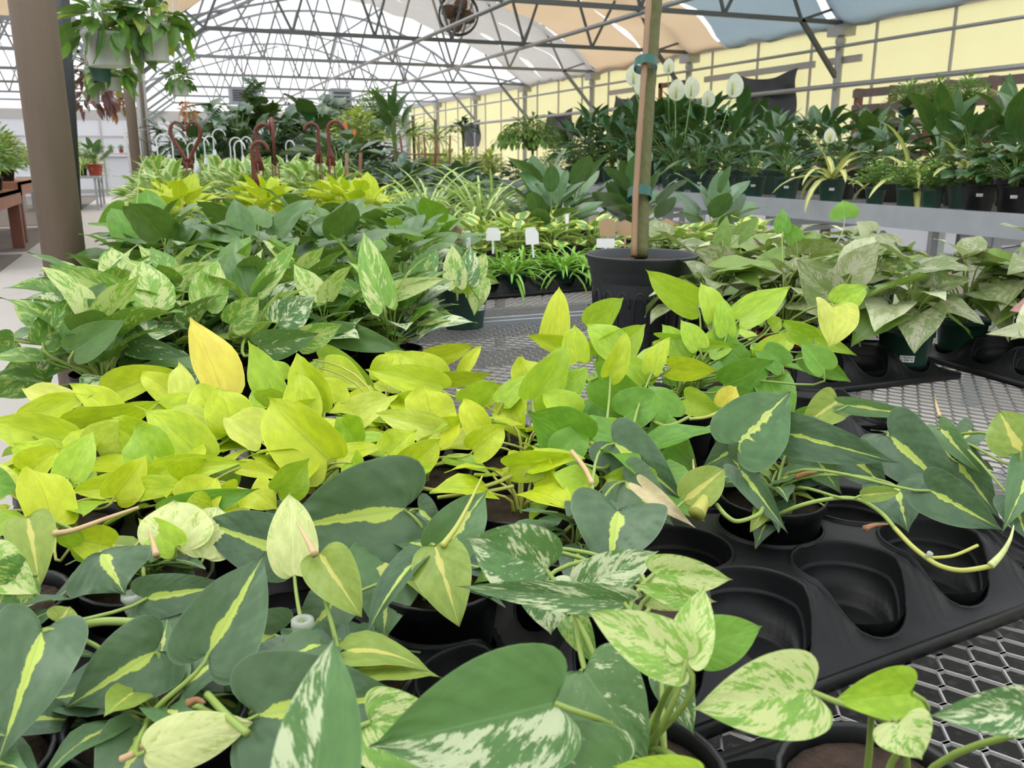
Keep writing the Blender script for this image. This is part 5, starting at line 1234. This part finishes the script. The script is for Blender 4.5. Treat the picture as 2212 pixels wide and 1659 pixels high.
vine('B',[(405,1520,.88),(425,1512,.882),(442,1518,.885)],.0042,'dry','dry_sheath',n=5,taper=.3)
vine('B',[(180,1350,.87),(230,1342,.875),(310,1345,.875)],.0042,'stem')
vine('B',[(2030,900,.92),(2022,872,.93),(2020,852,.94)],.003,'sheath','leaf_sheath',taper=.2)
vine('N',[(915,1055,.86),(970,1062,.865),(1040,1052,.87),(1100,1030,.875),(1140,1000,.88)],.003,'stemy')
vine('N',[(945,1075,.865),(1000,1068,.865),(1060,1060,.865),(1110,1050,.868)],.0028,'stemy')
vine('N',[(860,1030,.87),(800,1015,.87),(740,1005,.87)],.003,'stemy')
vine('G',[(1250,1000,.88),(1310,1010,.88),(1340,960,.885),(1385,905,.89),(1440,920,.90),(1490,900,.905)],.0028,'stem')
vine('G',[(1490,905,.905),(1530,900,.905),(1575,878,.905)],.0026,'stemy')
# dry cream leaf hanging between the two leaf groups, white plugs in the pots
hero('B','dead',1388,1052,1502,1140,42,.90,fold=.6,curl=.6,wave=.12,pet=False)
for px,py,z in ((288,1308,.868),(655,1366,.868)):
    p=atz(px,py,z); root,S=owner('B',p.x,p.y); m=MB(); q=p-root.location
    m.lathe([(0,-.008),(.005,-.008),(.0068,-.002),(.005,.002),(.0082,.006),(.0078,.010),(.004,.010),(.003,.0)],16,c=tuple(q)); m.build('cutting_plug',[M['rubber']],root)['label']='white cut stem end'
# a black pot standing empty among the stock, another tag and labels
e=empty('empty_pot',(*pc('L',3,2),TZ),'black pot with bare soil between the lime and striped leaves','pot'); a=cp(POT['b45'][0],e); b=cp(POT['b45'][1],e)
def tagcard(px,py,z,w,h,mt,label,shape_='rect',rot=-.35):
    p=atz(px,py,z); e=empty('plant_tag',(p.x,p.y,z),label,'plant tag'); e.rotation_euler=(R(-12),0,rot); m=MB()
    P=[(-w/2,0),(w/2,0),(w/2,h),(-w/2,h)] if shape_=='rect' else ([(-w/2,0),(w/2,0),(w/2,h*.8),(0,h),(-w/2,h*.8)] if mt=='tagk' else [(-w/2,0),(w/2,0),(w*.55,h*.7),(w*.3,h),(-w*.35,h),(-w*.45,h*.8)])
    n=len(P); V_=[(x,-.0004,y) for x,y in P]+[(x,.0004,y) for x,y in P]; m.add(V_,[tuple(range(n)),tuple(range(2*n-1,n-1,-1))]+[(i,(i+1)%n,n+(i+1)%n,n+i) for i in range(n)]); m.build('card',[M[mt]],e,smooth=False)
    m=MB(); m.box((0,0,-.02),(.008,.001,.05)); m.build('spike',[M[mt]],e,smooth=False)
tagcard(982,535,.90,.050,.075,'tagk','brown kraft paper tag among the peperomias left of the lone marbled pothos','c')
tagcard(1012,535,.905,.014,.055,'sticker','narrow white plant tag behind the lone marbled pothos')
tagcard(1065,520,.91,.05,.045,'sticker','white square plant tag among the peperomias, left one','c')
tagcard(1150,528,.91,.05,.055,'sticker','white cut-corner plant tag among the peperomias, middle one','c',rot=.1)
tagcard(1225,490,.93,.014,.05,'sticker','narrow white plant tag left of the tree trunk')
tagcard(1312,510,.92,.055,.065,'tagk','brown kraft paper tag just left of the trunk behind the nursery pot','c')
tagcard(1350,508,.92,.05,.055,'tagk','brown kraft paper tag closest to the bamboo cane','c')
tagcard(1440,508,.92,.05,.06,'tagk','brown kraft paper tag right of the tree trunk','c')
tagcard(1308,535,.90,.06,.03,'sticker','white plant tag lying against the rim of the large nursery pot')

# leaves of the lone marbled pothos in the green pot
HP[('P',999)]=(sp,sp.location+Vector((0,0,.112)))
for q in [('marblelight',985,618,976,526,52,.93,.35,.3,0),('marble',1012,612,1016,528,48,.935,.35,.3,0),('marblelight',1022,600,1050,546,46,.935,.3,.4,0),('marblemid',1018,588,1080,612,44,.94,.3,.6,0),
 ('marblelight',1035,606,1024,682,54,.93,.2,.4,0),('marblemid',1000,618,950,600,40,.92,.3,.4,0),('gneon',1020,625,985,598,36,.92,.3,.5,0)]:
    hero('P',q[0],q[1],q[2],q[3],q[4],q[5],q[6],fold=q[7],curl=q[8],roll=q[9],k=.4,J=12,K=4)
# pink and cream leaves of the syngonium at the right picture edge
x,y=at_cell('G2',1,0); SGP=hp('S','syngonium',x,y,'pink and cream leaved syngonium in a green pot at the right picture edge',pot='g45',cat_='syngonium')
for q in [('synp',2250,650,2180,672,60,.93),('synw',2235,690,2182,735,70,.93),('synw',2225,710,2128,722,40,.92),('synw',2230,700,2215,650,60,.93)]:
    hero('S',q[0],q[1],q[2],q[3],q[4],q[5],q[6],shp='arrow',fold=.2,curl=.5,J=12,K=4)
# single leaves that stand above the syngoniums
HP[('T',998)]=min([(o,o.location+Vector((0,0,.09))) for o in C.objects if o.name.startswith('syngonium') and o.parent is None],key=lambda t:(t[0].location.xy-atz(1800,560,.85).xy).length)
for q in [('mgreen',1825,470,1820,432,60,1.05),('synw',1850,560,1890,510,75,1.0),('syn',1790,640,1720,560,90,.98),('syn',1840,590,1900,520,80,1.0),('mgreen',1690,500,1690,450,36,1.04),('mgreen',1720,520,1700,480,40,1.02),('syng',1600,505,1640,470,40,1.0),('syn',1560,560,1500,540,60,.98),
 ('syn',1850,620,1760,600,100,.97),('syng',1560,520,1570,465,40,1.0),('synw',1880,500,1850,478,45,1.02)]:
    root=min([o for o in C.objects if o.name.startswith('syngonium') and o.parent is None],key=lambda o:(o.location.xy-atz(q[1],q[2],q[6]).xy).length)
    hero('T',q[0],q[1],q[2],q[3],q[4],q[5],q[6],shp='arrow' if q[0]!='mgreen' else 'heart',fold=.2,curl=.5,J=12,K=4,k=.4,owner=(root,root.location+Vector((0,0,.09))))

# print on the sticker of the small green pot
gp=min([o for o in C.objects if o.name.startswith('syngonium') and o.get('label','').startswith('pinkish green')],key=lambda o:0)
stk=[k for k in gp.children if k.name.startswith('price_sticker')][0]
cu=bpy.data.curves.new('sticker_text','FONT'); cu.body='4" TROPICAL'; cu.size=.0046; cu.align_x='CENTER'; cu.extrude=.0001
tmp=bpy.data.objects.new('tmp',cu); C.objects.link(tmp); bpy.context.view_layer.update()
me=bpy.data.meshes.new_from_object(tmp); bpy.data.objects.remove(tmp); me.materials.clear(); me.materials.append(M['ink'])
to=bpy.data.objects.new('sticker_text',me); C.objects.link(to); to.parent=stk
an=aim(gp.location.x,gp.location.y)+.15; rr_=.056*(.74+.22*.45)+.0024; to.location=(rr_*math.cos(an),rr_*math.sin(an),.0445); to.rotation_euler=(PI/2-.06,0,an+PI/2)
# ------------------------------------------------------------------ light
w=bpy.data.worlds.new('overcast_sky'); sc.world=w; w.use_nodes=True
nt=w.node_tree; nt.nodes.clear(); g=NT(nt)
tc=g.n('ShaderNodeTexCoord'); sp_=g.n('ShaderNodeSeparateXYZ'); g.lk(tc.outputs['Generated'],sp_.inputs[0])
up=g.ramp(sp_.outputs[2],-.15,.25)
bg=g.n('ShaderNodeBackground'); g.lk(g.mix(up,(.30,.30,.29),(1.,1.,1.)),bg.inputs[0]); bg.inputs[1].default_value=2.0
o_=g.n('ShaderNodeOutputWorld'); g.lk(bg.outputs[0],o_.inputs[0])
sun=bpy.data.lights.new('sun','SUN'); sun.energy=1.2; sun.angle=R(25); sun.color=(1,.97,.92); so=bpy.data.objects.new('sun',sun); C.objects.link(so)
so.rotation_euler=Vector((.15,-.25,-1)).to_track_quat('-Z','Y').to_euler()
vs=sc.view_settings; vs.view_transform='Standard'; vs.look='None'; vs.gamma=1; vs.exposure=.06; vs.use_curve_mapping=False
cy_=sc.cycles; cy_.max_bounces=6; cy_.diffuse_bounces=3; cy_.glossy_bounces=2; cy_.transmission_bounces=5; cy_.transparent_max_bounces=8; cy_.caustics_reflective=False; cy_.caustics_refractive=False
cy_.use_denoising=True; cy_.sample_clamp_indirect=6
cy_.use_adaptive_sampling=True; cy_.adaptive_threshold=.045; cy_.adaptive_min_samples=16
sc.world.light_settings.distance=10
